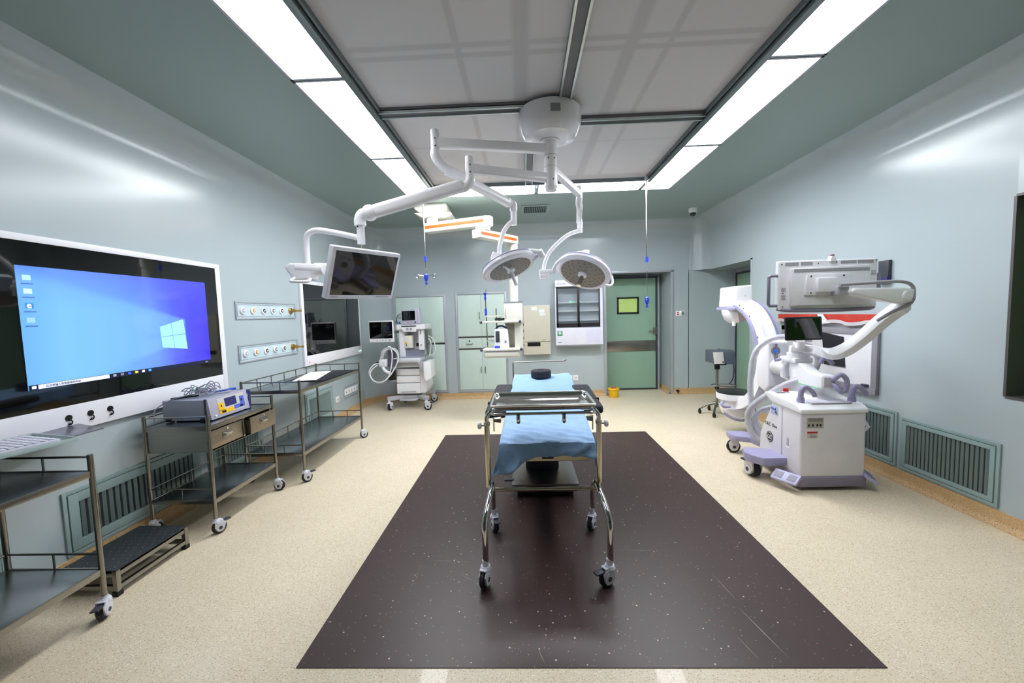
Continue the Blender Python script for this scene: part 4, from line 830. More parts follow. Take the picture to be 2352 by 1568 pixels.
for o_, p_ in ((a1, A1), (a2, A2)):
    for dz in (.02, -.03): dot(p_+Vector((.006, -.0305, dz)), o_)
    for fr in (.12, .03): dot((Vector((hx, hy, p_.z))*(1-fr)+p_*fr)+Vector((.0-.05, -.034, 0)), o_)
dot((hx-.02, hy-.049, 2.655), t); dot((hx+.025, hy-.045, 2.655), t); dot((hx+.015, hy-.048, 2.5), t)
# spring arm 1 -> lamp head 1
E1 = Vector((-.10, 3.55, 2.455))
m = MB(); m.tube([A1-Vector((0, 0, .05)), A1-Vector((0, 0, .10)), A1+Vector((.04, .04, -.15)), A1+Vector((.09, .09, -.175))], .033, 14, 4); m.build('spring_arm_elbow', white, t)
s1 = flatarm(A1+Vector((.06, .07, -.165)), E1, .06, .075, 'spring_arm', t, .024)
m = MB(); m.tube([E1+Vector((-.03, -.03, .0)), E1+Vector((.02, .02, .005)), E1+Vector((.03, .02, -.03)), E1+Vector((.03, .02, -.06))], .033, 14, 4); m.cyl(E1+Vector((.03, .02, -.05)), E1+Vector((.03, .02, -.18)), .026); m.build('wrist', white, t)
def lamphead(c, n, R_, label, lensR, nled, chrome_handle, rim):
    """c centre of the glass, n direction the light shines"""
    n = Vector(n).normalized(); 
    h = MB().lathe([(lensR*1.0, -.004), (R_*.94, -.002), (R_, .012), (R_, .04), (R_*.95, .058), (R_*.6, .075), (R_*.25, .085), (0, .087)], c, -n, 56).build('lamp_head', mat('lamp_shell', (236, 234, 242), .28, coat=.3), t, label=label)
    MB().lathe([(R_*1.005, .038), (R_*1.008, .046), (R_*1.0, .05)], c, -n, 56).build('rim_band', mat('mauve_band', (150, 145, 180), .4), h)
    MB().lathe([(lensR*.985, -.003), (lensR*.985, .0065), (lensR*.97, .0075), (0, .0075)], c, n, 56).build('lens', lamplens, h)
    X = n.orthogonal().normalized(); Y = n.cross(X)
    m = MB(); k = 0
    for ring, cnt in ((.36, 7), (.56, 12), (.75, 17), (.9, 22)):
        for i in range(cnt): a = 2*PI*i/cnt+ring*5; p = Vector(c)+lensR*ring*(math.cos(a)*X+math.sin(a)*Y); m.cyl(p+n*.006, p+n*.0092, lensR*.026, seg=8)
    m.build('led_dots', mat('led_lens_dot', (60, 58, 62), .3), h)
    MB().lathe([(lensR*.2, 0), (lensR*.19, .02), (lensR*.1, .03)], Vector(c)+n*.006, n, 28).build('handle_socket', white, h)
    m = MB(); m.cyl(Vector(c)+n*.02, Vector(c)+n*.16, lensR*.085, lensR*.1 if chrome_handle else lensR*.08); m.build('sterile_handle', chrome if chrome_handle else whitep, h); return h
W1 = E1+Vector((.03, .02, -.17))
c1 = Vector((-.113, 3.58, 1.895))
L1 = lamphead(c1, (.33, -.28, -.93), .25, 'left lamp head with white handle', .195, 60, False, 0)
J1 = Vector((-.205, 3.52, 1.985))
m = MB(); m.tube([W1+Vector((0, 0, .02)), W1+Vector((-.04, -.01, -.0)), W1+Vector((-.09, -.03, -.07)), W1+Vector((-.115, -.04, -.15)), J1+Vector((.005, 0, .09)), J1], .02, 12, 5); m.build('yoke_arm', white, t)
m = MB(); m.M = Matrix.Translation(J1) @ Matrix.Rotation(.35, 4, 'Y'); m.box((-.07, -.04, -.035), (.09, .04, .035), .015, seg=3); m.build('pivot_block', white, t)
m = MB(); m.M = Matrix.Translation(J1) @ Matrix.Rotation(.75, 4, 'Y'); m.box((.0, -.045, -.045), (.09, -.025, -.0), .01); m.tube([(-.01, -.05, -.02), (.05, -.07, -.03), (.13, -.07, -.03), (.13, -.045, -.02), (.05, -.04, -.02)], .008, 8, 3); m.build('grab_handle', white, t)
n1 = Vector((.33, -.28, -.93)).normalized()
P1 = Vector((.155, 3.55, 2.02))
m = MB(); m.tube([J1+Vector((.06, 0, .01)), Vector((-.08, 3.5, 2.005)), Vector((.04, 3.5, 2.035)), P1+Vector((.0, -.01, .01))], .019, 12, 5); m.cyl(P1+Vector((-.01, -.02, .02)), P1+Vector((.02, .0, -.03)), .028); m.tube([P1+Vector((0, .0, .0)), P1+Vector((-.04, .02, -.03)), P1+Vector((-.07, .03, -.05))], .018, 10, 3); m.build('side_yoke', white, t)
# spring arm 3 -> lamp head 2
E3 = Vector((.612, 4.36, 2.46))
m = MB(); m.tube([A3-Vector((0, 0, .04)), A3-Vector((0, -.02, .09)), A3+Vector((.012, .07, -.1))], .03, 12, 4); m.build('spring_arm_elbow', white, t)
s3 = flatarm(A3+Vector((.01, .05, -.095)), E3, .055, .07, 'spring_arm', t, .022)
W3 = Vector((.628, 4.4, 2.35))
m = MB(); m.tube([E3, E3+Vector((.012, .035, -.01)), W3+Vector((0, 0, .1)), W3+Vector((0, 0, .05))], .03, 12, 4); m.cyl(W3+Vector((0, 0, .14)), W3+Vector((0, 0, 0)), .026); m.build('wrist', white, t)
J3 = Vector((.225, 4.4, 1.955))
m = MB(); m.tube([W3+Vector((0, 0, .02)), Vector((.52, 4.4, 2.34)), Vector((.42, 4.4, 2.275)), Vector((.3, 4.4, 2.16)), Vector((.24, 4.4, 2.04)), J3], .021, 12, 6); m.build('yoke_arm', white, t)
m = MB(); m.box((J3.x-.05, 4.36, J3.z-.03), (J3.x+.1, 4.44, J3.z+.01), .012); m.cyl((J3.x+.04, 4.4, J3.z-.012), (J3.x+.125, 4.4, J3.z-.012), .022); m.build('pivot_block', white, t)
m = MB(); m.box((J3.x-.045, 4.365, J3.z-.075), (J3.x+.05, 4.38, J3.z-.03), .006); m.tube([(J3.x-.04, 4.36, J3.z-.035), (J3.x-.04, 4.35, J3.z-.09), (J3.x+.045, 4.35, J3.z-.09), (J3.x+.045, 4.36, J3.z-.035)], .009, 8); m.build('grab_handle', white, t)
c3 = Vector((.652, 4.42, 1.91))
L3 = lamphead(c3, (-.36, -.47, -.88), .305, 'right lamp head with chrome handle', .25, 76, True, 0)
P3 = Vector((.68, 4.32, 2.12))
m = MB(); m.tube([J3+Vector((.1, 0, -.01)), Vector((.37, 4.33, 2.03)), Vector((.48, 4.3, 2.085)), Vector((.6, 4.3, 2.12)), P3], .018, 12, 6); m.cyl(P3+Vector((0, .0, .025)), P3+Vector((0, .03, -.05)), .032); m.build('side_yoke', white, t)
m = MB(); m.tube([(.9, 4.42, 1.90), (.955, 4.4, 1.88), (.965, 4.38, 1.8), (.93, 4.36, 1.77), (.88, 4.36, 1.78)], .014, 10, 4); m.build('grab_loop', white, t)
# monitor on spring arm 2
uu = Vector((.445, .893, .022)).normalized(); nn0 = uu.cross(Vector((0, 0, 1))); 
vd = Vector((-.27, .22, -.93)); vd = (vd-uu*vd.dot(uu)).normalized(); nn = uu.cross(vd).normalized()
if nn.dot(Vector((0, -1, 0))) < 0: nn = -nn
Mc = Vector((-1.0695, 2.71, 1.7885))
def mon(lu0, lu1, lv0, lv1, n0, n1, bev=0): 
    m = MB(); m.M = Matrix(((uu.x, vd.x, nn.x, Mc.x), (uu.y, vd.y, nn.y, Mc.y), (uu.z, vd.z, nn.z, Mc.z), (0, 0, 0, 1))); m.box((lu0, lv0, n0), (lu1, lv1, n1), bev, seg=3); return m
mo = mon(-.285, .285, -.17, .17, -.045, 0, .008).build('monitor', mat('monitor_housing', (236, 235, 243), .35, coat=.1), t)
mon(-.262, .262, -.145, .14, -.004, .0012).build('display', glassb, mo); 
for i in range(7): mon(.12+i*.018, .13+i*.018, .150, .156, -.001, .0012).build('button', greyp, mo)
mon(-.255, -.2, .151, .157, -.001, .0008).build('maker_badge', mat('silver_badge', (170, 170, 182), .4), mo)
E2 = Vector((-1.04, 2.755, 2.215))
m = MB(); m.tube([A2-Vector((0, 0, .05)), A2+Vector((-.005, 0, -.09)), A2+Vector((-.04, -.0, -.125)), A2+Vector((-.09, -.01, -.135))], .034, 14, 4); m.build('spring_arm_elbow', white, t)
# tapered box arm
p0 = A2+Vector((-.05, -.005, -.115)); s2 = flatarm(p0, E2, .075, .085, 'spring_arm', t, .028)
MB().ball(E2, .055, (1, 1, 1)).build('spring_arm_knuckle', white, t)
VX = Vector((-1.105, 2.75, 0))
m = MB(); m.tube([E2, Vector((-1.085, 2.75, 2.205)), Vector((-1.106, 2.75, 2.17)), Vector((-1.107, 2.75, 2.13))], .04, 14, 4); m.cyl((-1.107, 2.75, 2.005), (-1.107, 2.75, 2.15), .026); m.build('wrist', white, t)
dot((-1.117, 2.725, 2.12), t)
m = MB(); m.tube([(-1.11, 2.75, 2.045), (-1.3, 2.78, 2.095), (-1.44, 2.8, 2.12), (-1.51, 2.81, 2.095), (-1.53, 2.82, 2.03), (-1.53, 2.82, 1.87)], .02, 12, 6); m.build('monitor_tube', white, t)
m = MB(); m.prism([(-1.64, 1.9), (-1.44, 1.885), (-1.43, 1.83), (-1.49, 1.82), (-1.5, 1.78), (-1.62, 1.775), (-1.68, 1.87)], 'y', 2.78, 2.9, .015, 3); m.cyl((-1.6, 2.81, 1.865), (-1.41, 2.81, 1.85), .035); m.build('pivot_block', white, t)
m = MB(); m.tube([(-1.6, 2.77, 1.79), (-1.6, 2.72, 1.765), (-1.49, 2.72, 1.76), (-1.49, 2.77, 1.78)], .011, 10, 3); m.build('grab_handle', white, t)
m = MB(); m.tube([(-1.5, 2.86, 1.885), (-1.38, 2.88, 1.88), (-1.24, 2.86, 1.86), (-1.12, 2.76, 1.81)], .02, 10, 4); m.build('mount_link', white, t)
m = MB(); m.tube([(-1.107, 2.75, 2.0), (-1.11, 2.75, 1.975), (-1.12, 2.76, 1.95)], .003, 6, 3); m.build('cable', mat('cream_cable', (214, 200, 150), .5), t)
# ------------------------------------------------------------------ operating table
t = thing('operating_table', 'steel operating table with black pads and arm boards in the middle of the dark floor', 'operating table', (.15, 3.5, .004))
def tz(y): return .598+.125*(y-2.5)/2     # top of the frame
def tx(y): return .125+.06*(y-2.5)/2
m = MB(); m.box((-.118, 3.13, .055), (.388, 4.05, .118), .008); m.build('base', steel, t)
bx((-.135, 3.12, .108), (.405, 4.07, .122), .003).build('base_cover', mat('dark_steel_cover', (150, 148, 146), .34, 1.0), t)
m = MB(); m.box((-.09, 3.16, .02), (.36, 4.0, .06), .01); m.build('base_skirt', blackm, t)
for x, y in ((-.07, 3.17), (.05, 3.2), (.24, 3.2), (.34, 3.17), (-.05, 3.95), (.32, 3.95)): MB().cyl((x-.02, y, .03), (x+.02, y, .03), .026, seg=20).build('wheel', tyre, t)
m = MB(); m.box((-.02, 3.42, .118), (.27, 3.75, .35), .02); m.box((.01, 3.45, .34), (.24, 3.72, .6), .015); m.build('column', mat('dark_column_cover', (70, 70, 74), .35, .6), t)
m = MB(); m.box((-.2, 3.2, .115), (-.12, 3.24, .13), .004); m.box((-.19, 3.19, .05), (-.13, 3.23, .06), .003); m.build('foot_pedal', dgrey, t)
def deck(y0, y1, hw, gap=.0):
    m = MB()
    v = [(s_*(hw)+tx(y), y, tz(y)-d_) for y in (y0, y1) for s_ in (-1, 1) for d_ in (.06, 0)]
    bmm = bmesh.new(); V = [bmm.verts.new(p) for p in v]; bmesh.ops.convex_hull(bmm, input=V); bmesh.ops.bevel(bmm, geom=bmm.edges[:], offset=.004, segments=1, affect='EDGES'); m._merge(bmm); return m
for a, b_ in ((2.52, 2.98), (3.0, 3.55), (3.57, 4.1), (4.12, 4.48)): deck(a, b_, .27).build('top_frame', mat('table_frame_steel', (176, 166, 145), .3, 1.0), t)
bx((.09, 2.508, .56), (.165, 2.56, .625), .004).build('centre_joint', blackm, t)
def pad(y0, y1, hw):
    bmm = bmesh.new(); V = [bmm.verts.new((s_*hw+tx(y), y, tz(y)+d_)) for y in (y0, y1) for s_ in (-1, 1) for d_ in (.001, .066)]
    bmesh.ops.convex_hull(bmm, input=V); bmesh.ops.bevel(bmm, geom=bmm.edges[:], offset=.015, segments=2, affect='EDGES'); m = MB(); m._merge(bmm); return m
for a, b_ in ((2.5, 2.99), (3.0, 3.56), (3.565, 4.11), (4.115, 4.5)): pad(a, b_, .275).build('mattress', padm, t)
for s_ in (-1, 1):
    m = MB(); m.tube([(s_*.295+tx(2.6), 2.6, tz(2.6)-.02), (s_*.295+tx(4.4), 4.4, tz(4.4)-.02)], .009, 8); m.build('side_rail', chrome, t)
def armboard(cx0, cx1, y0, y1, z0, z1, w_):
    X = Vector((cx1-cx0, y1-y0, z1-z0)); L = X.length; X.normalize(); Yv = Vector((0, 0, 1)).cross(X).normalized(); Z = X.cross(Yv)
    m = MB(); m.M = Matrix(((X.x, Yv.x, Z.x, cx0), (X.y, Yv.y, Z.y, y0), (X.z, Yv.z, Z.z, z0), (0, 0, 0, 1)))
    m.box((0, -w_/2, -.035), (L, w_/2, .035), .03, seg=3); o = m.build('arm_board', padm, t); 
    m = MB(); m.M = Matrix(((X.x, Yv.x, Z.x, cx0), (X.y, Yv.y, Z.y, y0), (X.z, Yv.z, Z.z, z0), (0, 0, 0, 1))); m.box((.22, -w_/2-.004, -.038), (.25, w_/2+.004, .039), .003); m.build('strap', blackm, o)
armboard(-.25, -.215, 3.12, 4.05, .70, .745, .17)
armboard(.54, .535, 3.2, 3.95, .70, .745, .17)
for x, s_ in ((-.225, -1), (.47, 1)):
    m = MB(); m.cyl((x-.025, 3.0, .69), (x+.025, 3.0, .69), .017, .024); m.tube([(x+s_*.03, 3.0, .71), (x+s_*.03, 3.0, .60)], .005, 8); m.build('rail_clamp', steel, t)
# anaesthetic screen bar
m = MB(); m.tube([(-.15, 4.75, .62), (-.15, 4.78, .9), (-.135, 4.78, .912), (.46, 4.78, .912), (.495, 4.78, .93)], .0075, 10); m.build('screen_bar', steel, t)
m = MB(); m.box((-.16, 4.44, .66), (-.14, 4.76, .68), .003); m.tube([(-.14, 4.47, .69), (.02, 4.47, .70)], .02, 8); m.build('bar_bracket', steel, t)
# drape: a cloth sheet following the table, hanging over sides and foot
def drape2(u, v):
    s_ = (u-.5)*2; hw = .293+.012*(1-v)
    W = .30+.12+.02*v; a = s_*W; Lf = 2.022; hang = .085
    ly = v*(Lf+hang); y = 4.512-min(ly, Lf); x = tx(y); sg = 1 if a > 0 else -1
    over = max(0, abs(a)-hw); drop = max(0, ly-Lf)
    near = max(0, 1-(Lf-ly)/.45) if ly < Lf else 1
    z = tz(max(y, 2.5))+.0785+.003*math.sin(a*19+1.3)*math.cos(ly*15)+.002*math.sin(ly*23+a*31)+.0015*math.sin(ly*61-a*17)
    z += (.004*near*math.sin(ly*38+a*9)+.0035*near*math.sin(ly*70-a*40))*(1 if drop == 0 else 0)
    xs = max(-hw, min(hw, a))
    if over > 0:
        k = min(1, over*9)
        z -= over*.98+.006*k; xs = sg*(hw+.010+.012*math.sin(ly*17+sg)*k+.007*math.sin(ly*43)*k+over*.10)
    yy = y
    if drop > 0:
        k = min(1, drop/.06); pl = 1.3*math.sin(a*58+sg*drop*60)*(.25+.75*min(1, abs(a)/.28))+.5*math.sin(a*23+drop*90)
        z -= drop*.98; yy = y-.010-.012*(1+pl)*k-drop*.12
        corner = math.exp(-((a+.27)/.11)**2); c2 = math.exp(-((a-.36)/.07)**2)
        z -= k*(.11*corner+.05*c2); xs += k*(-.035*math.exp(-((a+.36)/.12)**2)+.03*c2)
        yy -= k*.02*corner
    elif over > 0 and near > 0:
        z -= near*min(1, over/.1)*(.03 if sg < 0 else .0)
    return (x+xs, yy, z)
m = MB(); m.grid(drape2, 130, 230); o = m.build('surgical_drape', drapem, None, 60); tag(o, 'light blue disposable drape covering the operating table, hanging at the foot', 'drape')
sm_ = o.modifiers.new('thick', 'SOLIDIFY'); sm_.thickness = .0015
# horseshoe ring cushion
t = thing('ring_cushion', 'black foam ring cushion at the head end of the draped table', 'cushion', (.167, 4.33, .797))
MB().lathe([(.035, .072), (.042, .078), (.1, .078), (.108, .07), (.11, .01), (.104, 0), (.035, 0), (.032, .01), (.032, .068), (.035, .072)], (.167, 4.33, .797), seg=48).build('foam_ring', padm, t)
# ------------------------------------------------------------------ instrument stand and tray
t = thing('instrument_stand', 'chrome instrument stand on four casters straddling the foot of the operating table', 'stand', (.095, 2.4, .004))
for x, s_ in ((-.247, -1), (.436, 1)):
    fx = x+s_*.002 if s_ < 0 else x-.005
    m = MB(); m.tube([(x+s_*.0, 2.1, .145), (x, 2.1, .25), (x+.002*s_, 2.12, .35), (x-s_*.012, 2.2, .42), (x-s_*.02, 2.33, .45), (x-s_*.015, 2.42, .445)], .0165, 14, 6)
    m.tube([(x-s_*.018, 2.36, .44), (x-s_*.01, 2.52, .40), (x, 2.62, .33), (x+s_*.0, 2.67, .24), (x, 2.67, .145)], .0145, 14, 6)
    m.build('foot_arch', chrome, t)
    MB().cyl((x, 2.4, .43), (x, 2.4, .835), .0165).build('upright', mat('warm_chrome', (196, 186, 165), .12, 1.0), t)
    MB().cyl((x, 2.4, .818), (x, 2.4, .84), .0195).build('collar', mat('cream_collar', (196, 192, 176), .4), t)
    m = MB(); m.cyl((x+s_*.015, 2.4, .818), (x+s_*.035, 2.4, .818), .006); m.build('knob_bolt', chrome, t)
    MB().cyl((x+s_*.034, 2.4, .818), (x+s_*.056, 2.4, .818), .021, seg=24, bev=.004).build('clamp_knob', whitep, t)
m = MB(); m.cyl((-.247, 2.4, .412), (.436, 2.4, .412), .0125); m.build('cross_bar', MATS['warm_chrome'], t)
caster(t, -.25, 2.1, .052, -105, False, .15); caster(t, .43, 2.1, .052, -150, True, .15); caster(t, -.245, 2.67, .05, -70, True, .15); caster(t, .432, 2.67, .05, -120, False, .15)
MB().tube([(-.247, 2.4, .835), (-.245, 2.4, .87), (-.225, 2.4, .9), (-.195, 2.4, .915), (-.15, 2.4, .915)], .0135, 14, 6).build('support_tube', chrome, t)
MB().tube([(.436, 2.4, .835), (.434, 2.4, .87), (.414, 2.4, .9), (.384, 2.4, .915), (.33, 2.4, .915)], .0135, 14, 6).build('support_tube', chrome, t)
m = MB(); m.tube([(-.19, 2.285, .9155), (.38, 2.285, .9155), (.395, 2.3, .9155), (.395, 2.63, .9155), (.38, 2.645, .9155), (-.19, 2.645, .9155), (-.205, 2.63, .9155), (-.205, 2.3, .9155)], .0085, 10, 0, True); m.build('tray_frame', chrome, t)
for x in (-.05, .215): MB().tube([(x, 2.275, .91), (x, 2.27, .885), (x, 2.28, .868), (x, 2.32, .866)], .012, 10, 3).build('tray_hook', chrome, t)
t = thing('instrument_tray', 'shallow empty stainless tray resting on the instrument stand', 'tray', (.097, 2.465, .922))
def rrect(x0, x1, y0, y1, r, z, n=6):
    P = []
    for cx, cy, a0 in ((x1-r, y1-r, 0), (x0+r, y1-r, PI/2), (x0+r, y0+r, PI), (x1-r, y0+r, 1.5*PI)):
        P += [(cx+r*math.cos(a0+k*PI/2/n), cy+r*math.sin(a0+k*PI/2/n), z) for k in range(n+1)]
    return P
def loft(rings, close_last=True):
    tb = bmesh.new(); V = [[tb.verts.new(p) for p in R_] for R_ in rings]
    for A, B_ in zip(V, V[1:]):
        for k in range(len(A)): tb.faces.new((A[k], A[(k+1) % len(A)], B_[(k+1) % len(A)], B_[k]))
    if close_last: tb.faces.new(V[-1])
    m = MB(); m._merge(tb); return m
x0, x1, y0, y1 = -.215, .405, 2.265, 2.665; zt = .968
def ring(i, z, r): return rrect(x0+i, x1-i, y0+i, y1-i, r, z)
m = loft([ring(.002, zt-.012, .03), ring(0, zt-.006, .032), ring(0, zt, .032), ring(.006, zt+.003, .03), ring(.012, zt, .028), ring(.016, zt-.012, .026), ring(.022, zt-.03, .024), ring(.034, zt-.036, .02), ring(.06, zt-.037, .02), ring(.066, zt-.041, .02), ring(.08, zt-.041, .02)])
o = m.build('tray_pan', mat('mirror_steel', (222, 222, 220), .16, 1.0, 0, .01, 3, .05, 7), t, 60); sm_ = o.modifiers.new('thick', 'SOLIDIFY'); sm_.thickness = .0012; sm_.offset = -1
# ------------------------------------------------------------------ mobile imaging machine
t = thing('c_arm_machine', 'white and lavender mobile X-ray machine with curved arm beside the right wall', 'imaging machine', (2.45, 3.5, 0))
prof = [(3.2, .11), (3.2, .64), (3.58, .655), (3.615, .56), (3.70, .42), (3.75, .33), (3.76, .12)]
m = MB(); m.prism(prof, 'x', 2.19, 2.70, .018, 3); body = m.build('cabinet', mat('machine_white', (226, 222, 228), .42, coat=.1), t)
m = MB(); m.prism([(3.19, .632), (3.19, .665), (3.25, .70), (3.62, .735), (3.68, .72), (3.675, .70), (3.58, .65)], 'x', 2.18, 2.71, .012, 3); m.build('cabinet_top', white, t)
m = MB(); m.prism([(3.195, .03), (3.19, .115), (3.765, .125), (3.77, .07), (3.7, .05)], 'x', 2.18, 2.71, .01); m.build('bumper', lavd, t)
m = MB(); m.box((2.25, 3.3, .012), (2.65, 3.7, .05)); m.build('underside', blackm, t)
def rec(xa, xb, za, zb, mt, nm, p=body, y=3.2, d_=.002): return bx((xa, y-d_, za), (xb, y+.002, zb), .0008).build(nm, mt, p)
o = rec(2.235, 2.365, .515, .60, mat('label_grey', (172, 168, 160), .5), 'connector_panel'); rec(2.245, 2.355, .57, .595, mat('label_shade', (140, 136, 128), .5), 'label_strip', o, d_=.0035)
for x in (2.245, 2.275, 2.31, 2.335): rec(x, x+.012, .53, .548, blackm, 'connector_hole', o, d_=.004)
o = rec(2.24, 2.32, .435, .485, mat('warning_cream', (206, 200, 190), .5), 'warning_label'); rec(2.24, 2.32, .474, .487, redink, 'red_band', o, d_=.0035)
for i in range(3): rec(2.26, 2.315-.01*i, .44+i*.01, .444+i*.01, greyp, 'small_print', o, d_=.0035)
# side decorations on the left face
XF = 2.19
o = words('OEC One', .042, (XF-.0015, 3.67, .425), (0, -1, 0), (0, 0, 1), blackink, body, 'product_lettering')
MB().cyl((XF-.004, 3.60, .325), (XF+.001, 3.60, .325), .047, seg=36).build('roundel', blackm, body)
m = MB(); m.tube([(XF-.005, 3.60+.039*math.cos(a), .325+.039*math.sin(a)) for a in [i*PI/12 for i in range(24)]], .0018, 6, 0, True)
words('GE', .046, (XF-.0048, 3.632, .309), (0, -1, 0), (0, 0, 1), white, body, 'roundel_letters', .0008)
m.build('roundel_ring', white, body)
bx((XF-.002, 3.49, .545), (XF+.002, 3.585, .615), .0008).build('blue_sticker', mat('pale_blue_sticker', (178, 190, 228), .5), body)
words('No:4', .034, (XF-.003, 3.583, .582), (0, -1, 0), (0, 0, 1), mat('sticker_blue_ink', (40, 60, 130), .5), body, 'sticker_lettering'); words('号', .03, (XF-.003, 3.53, .553), (0, -1, 0), (0, 0, 1), blackink, body, 'sticker_lettering')
bx((XF-.002, 3.43, .12), (XF+.001, 3.434, .63)).build('panel_seam', greyp, body)
m = MB(); m.box((XF-.003, 3.33, .3), (XF+.001, 3.375, .32), .002); m.build('latch', white, body); bx((XF-.002, 3.34, .32), (XF+.001, 3.37, .39), .002).build('latch_recess', mat('latch_grey', (180, 174, 184), .4), body)
# outriggers and wheels
bigw = mat('wheel_white', (218, 214, 216), .4)
m = MB(); m.prism([(1.92, 3.52), (1.94, 3.44), (2.0, 3.36), (2.2, 3.36), (2.2, 3.6), (1.98, 3.66)], 'z', .145, .215, .012); m.build('outrigger', lav, t)
caster(t, 2.0, 3.49, .068, 100, True, .16, .06, bigw)
m = MB(); m.prism([(2.08, 4.1), (2.1, 4.2), (2.25, 4.2), (2.42, 4.0), (2.42, 3.7), (2.25, 3.7), (2.22, 3.95), (2.1, 4.02)], 'z', .145, .2, .012); m.build('outrigger', lav, t)
caster(t, 2.15, 4.1, .065, 170, False, .16, .035, bigw)
caster(t, 2.62, 4.1, .065, 170, False, .16, .035, bigw)
m = MB(); m.box((2.45, 3.7, .14), (2.68, 4.2, .19), .012); m.build('outrigger', lav, t)
for cx_, dg in ((2.105, 28), (2.76, -28)):
    m = MB(); m.M = Matrix.Translation((cx_, 3.24, .1)) @ Matrix.Rotation(math.radians(dg), 4, 'Z') @ Matrix.Rotation(math.radians(-35 if dg > 0 else 35), 4, 'Y'); m.box((-.05, -.1, -.012), (.05, .1, .012), .008); 
    p_ = m.build('foot_pedal', mat('pale_lavender', (176, 174, 206), .4), t)
    for k in (-.05, .05): m = MB(); m.M = Matrix.Translation((cx_, 3.24, .1)) @ Matrix.Rotation(math.radians(dg), 4, 'Z') @ Matrix.Rotation(math.radians(-35 if dg > 0 else 35), 4, 'Y'); m.box((-.03, k-.03, .012), (.03, k+.03, .0145), .001); m.build('pedal_pad', lavd, p_)
bx((2.183, 3.36, .06), (2.19, 3.56, .13), .003).build('pedal_bracket', mat('label_grey', (172, 168, 160)), t)
# top details
bx((2.3, 3.24, .70), (2.62, 3.5, .712), .008).build('work_ledge', mat('ledge_white', (206, 204, 214), .4), t)
MB().cyl((2.31, 3.58, .73), (2.31, 3.58, .765), .022, .02).build('stop_button', redp, t); MB().cyl((2.31, 3.58, .725), (2.31, 3.58, .737), .03).build('stop_base', white, t)
m = MB(); m.box((2.22, 3.55, .728), (2.29, 3.64, .734), .002); m.build('key_panel', greyp, t)
def hook(x, y, s_):
    m = MB(); m.cyl((x, y, .69), (x, y, .745), .03, .027); m.tube([(x, y, .74), (x+.004, y, .79), (x+.02, y-.005, .825), (x+.05, y-.012, .822), (x+.085, y-.02, .785), (x+.1, y-.02, .755)], [.021, .018], 12, 5); return m.build('push_handle', lav, t)
hook(2.25, 3.3, 1); hook(2.66, 3.3, 1)
# column, beam and turret
m = MB(); m.cyl((2.47, 3.64, .7), (2.47, 3.64, .86), .06); m.build('lift_column', whitep, t)
m = MB(); m.prism([(3.3, .81), (3.3, .915), (3.34, .926), (3.47, .93), (3.56, .985), (3.75, 1.0), (3.85, .98), (3.85, .82), (3.5, .775)], 'x', 2.42, 2.525, .018, 3); m.build('cross_arm', white, t)
m = MB(); m.box((2.415, 3.34, .80), (2.4195, 3.66, .814)); m.build('green_stripe', mat('green_stripe', (150, 200, 165), .4), t)
m = MB(); m.prism([(2.43, .822), (2.515, .822), (2.515, .905), (2.43, .908)], 'y', 3.292, 3.302, .004); m.build('arm_end_cap', mat('end_cap_white', (208, 204, 206), .4), t)
m = MB(); m.tube([(2.50, 3.30, .88), (2.50, 3.27, .90), (2.51, 3.25, .925), (2.54, 3.25, .93), (2.575, 3.25, .89), (2.575, 3.25, .83), (2.545, 3.25, .795), (2.515, 3.25, .81), (2.505, 3.27, .84), (2.50, 3.30, .85)], .019, 12, 5); m.build('ring_handle', lav, t)
m = MB(); m.cyl((2.49, 3.75, .92), (2.49, 4.05, .9), .075, .085, seg=28); m.build('rotation_sleeve', white, t); m = MB(); m.cyl((2.49, 3.99, .90), (2.49, 4.0, .90), .087, seg=28); m.build('orange_ring', mat('amber_ring', (205, 165, 90), .4), t)
m = MB(); m.box((2.40, 3.6, .98), (2.56, 3.82, 1.03), .015); m.cyl((2.48, 3.68, 1.0), (2.48, 3.68, 1.13), .075, .07); m.cyl((2.48, 3.68, 1.0), (2.48, 3.68, 1.07), .088); m.build('turret', white, t)
m = MB(); m.tube([(2.52, 3.46, 1.0), (2.53, 3.45, 1.035), (2.56, 3.44, 1.04), (2.60, 3.43, .995)], .018, 10, 4); m.build('turret_handle', lav, t)
m = MB(); m.tube([(2.38, 3.78, 1.0), (2.35, 3.76, 1.0), (2.32, 3.75, .995)], .015, 8, 3); m.build('brake_lever', lav, t)
# touch tablet
m = MB(); m.M = Matrix.Translation((2.375, 3.47, 1.3)) @ Matrix.Rotation(-.1, 4, 'X'); m.box((-.153, -.012, -.1), (.153, .012, .1), .01); o = m.build('touch_tablet', blackm, t); m = MB(); m.M = Matrix.Translation((2.375, 3.47, 1.3)) @ Matrix.Rotation(-.1, 4, 'X'); m.box((-.135, -.0135, -.085), (.135, -.0115, .085)); m.build('tablet_glass', glassb, o)
m = MB(); m.cyl((2.44, 3.6, 1.12), (2.44, 3.58, 1.2), .035, .03); m.box((2.4, 3.48, 1.18), (2.46, 3.6, 1.21), .006); m.build('tablet_stand', white, t)
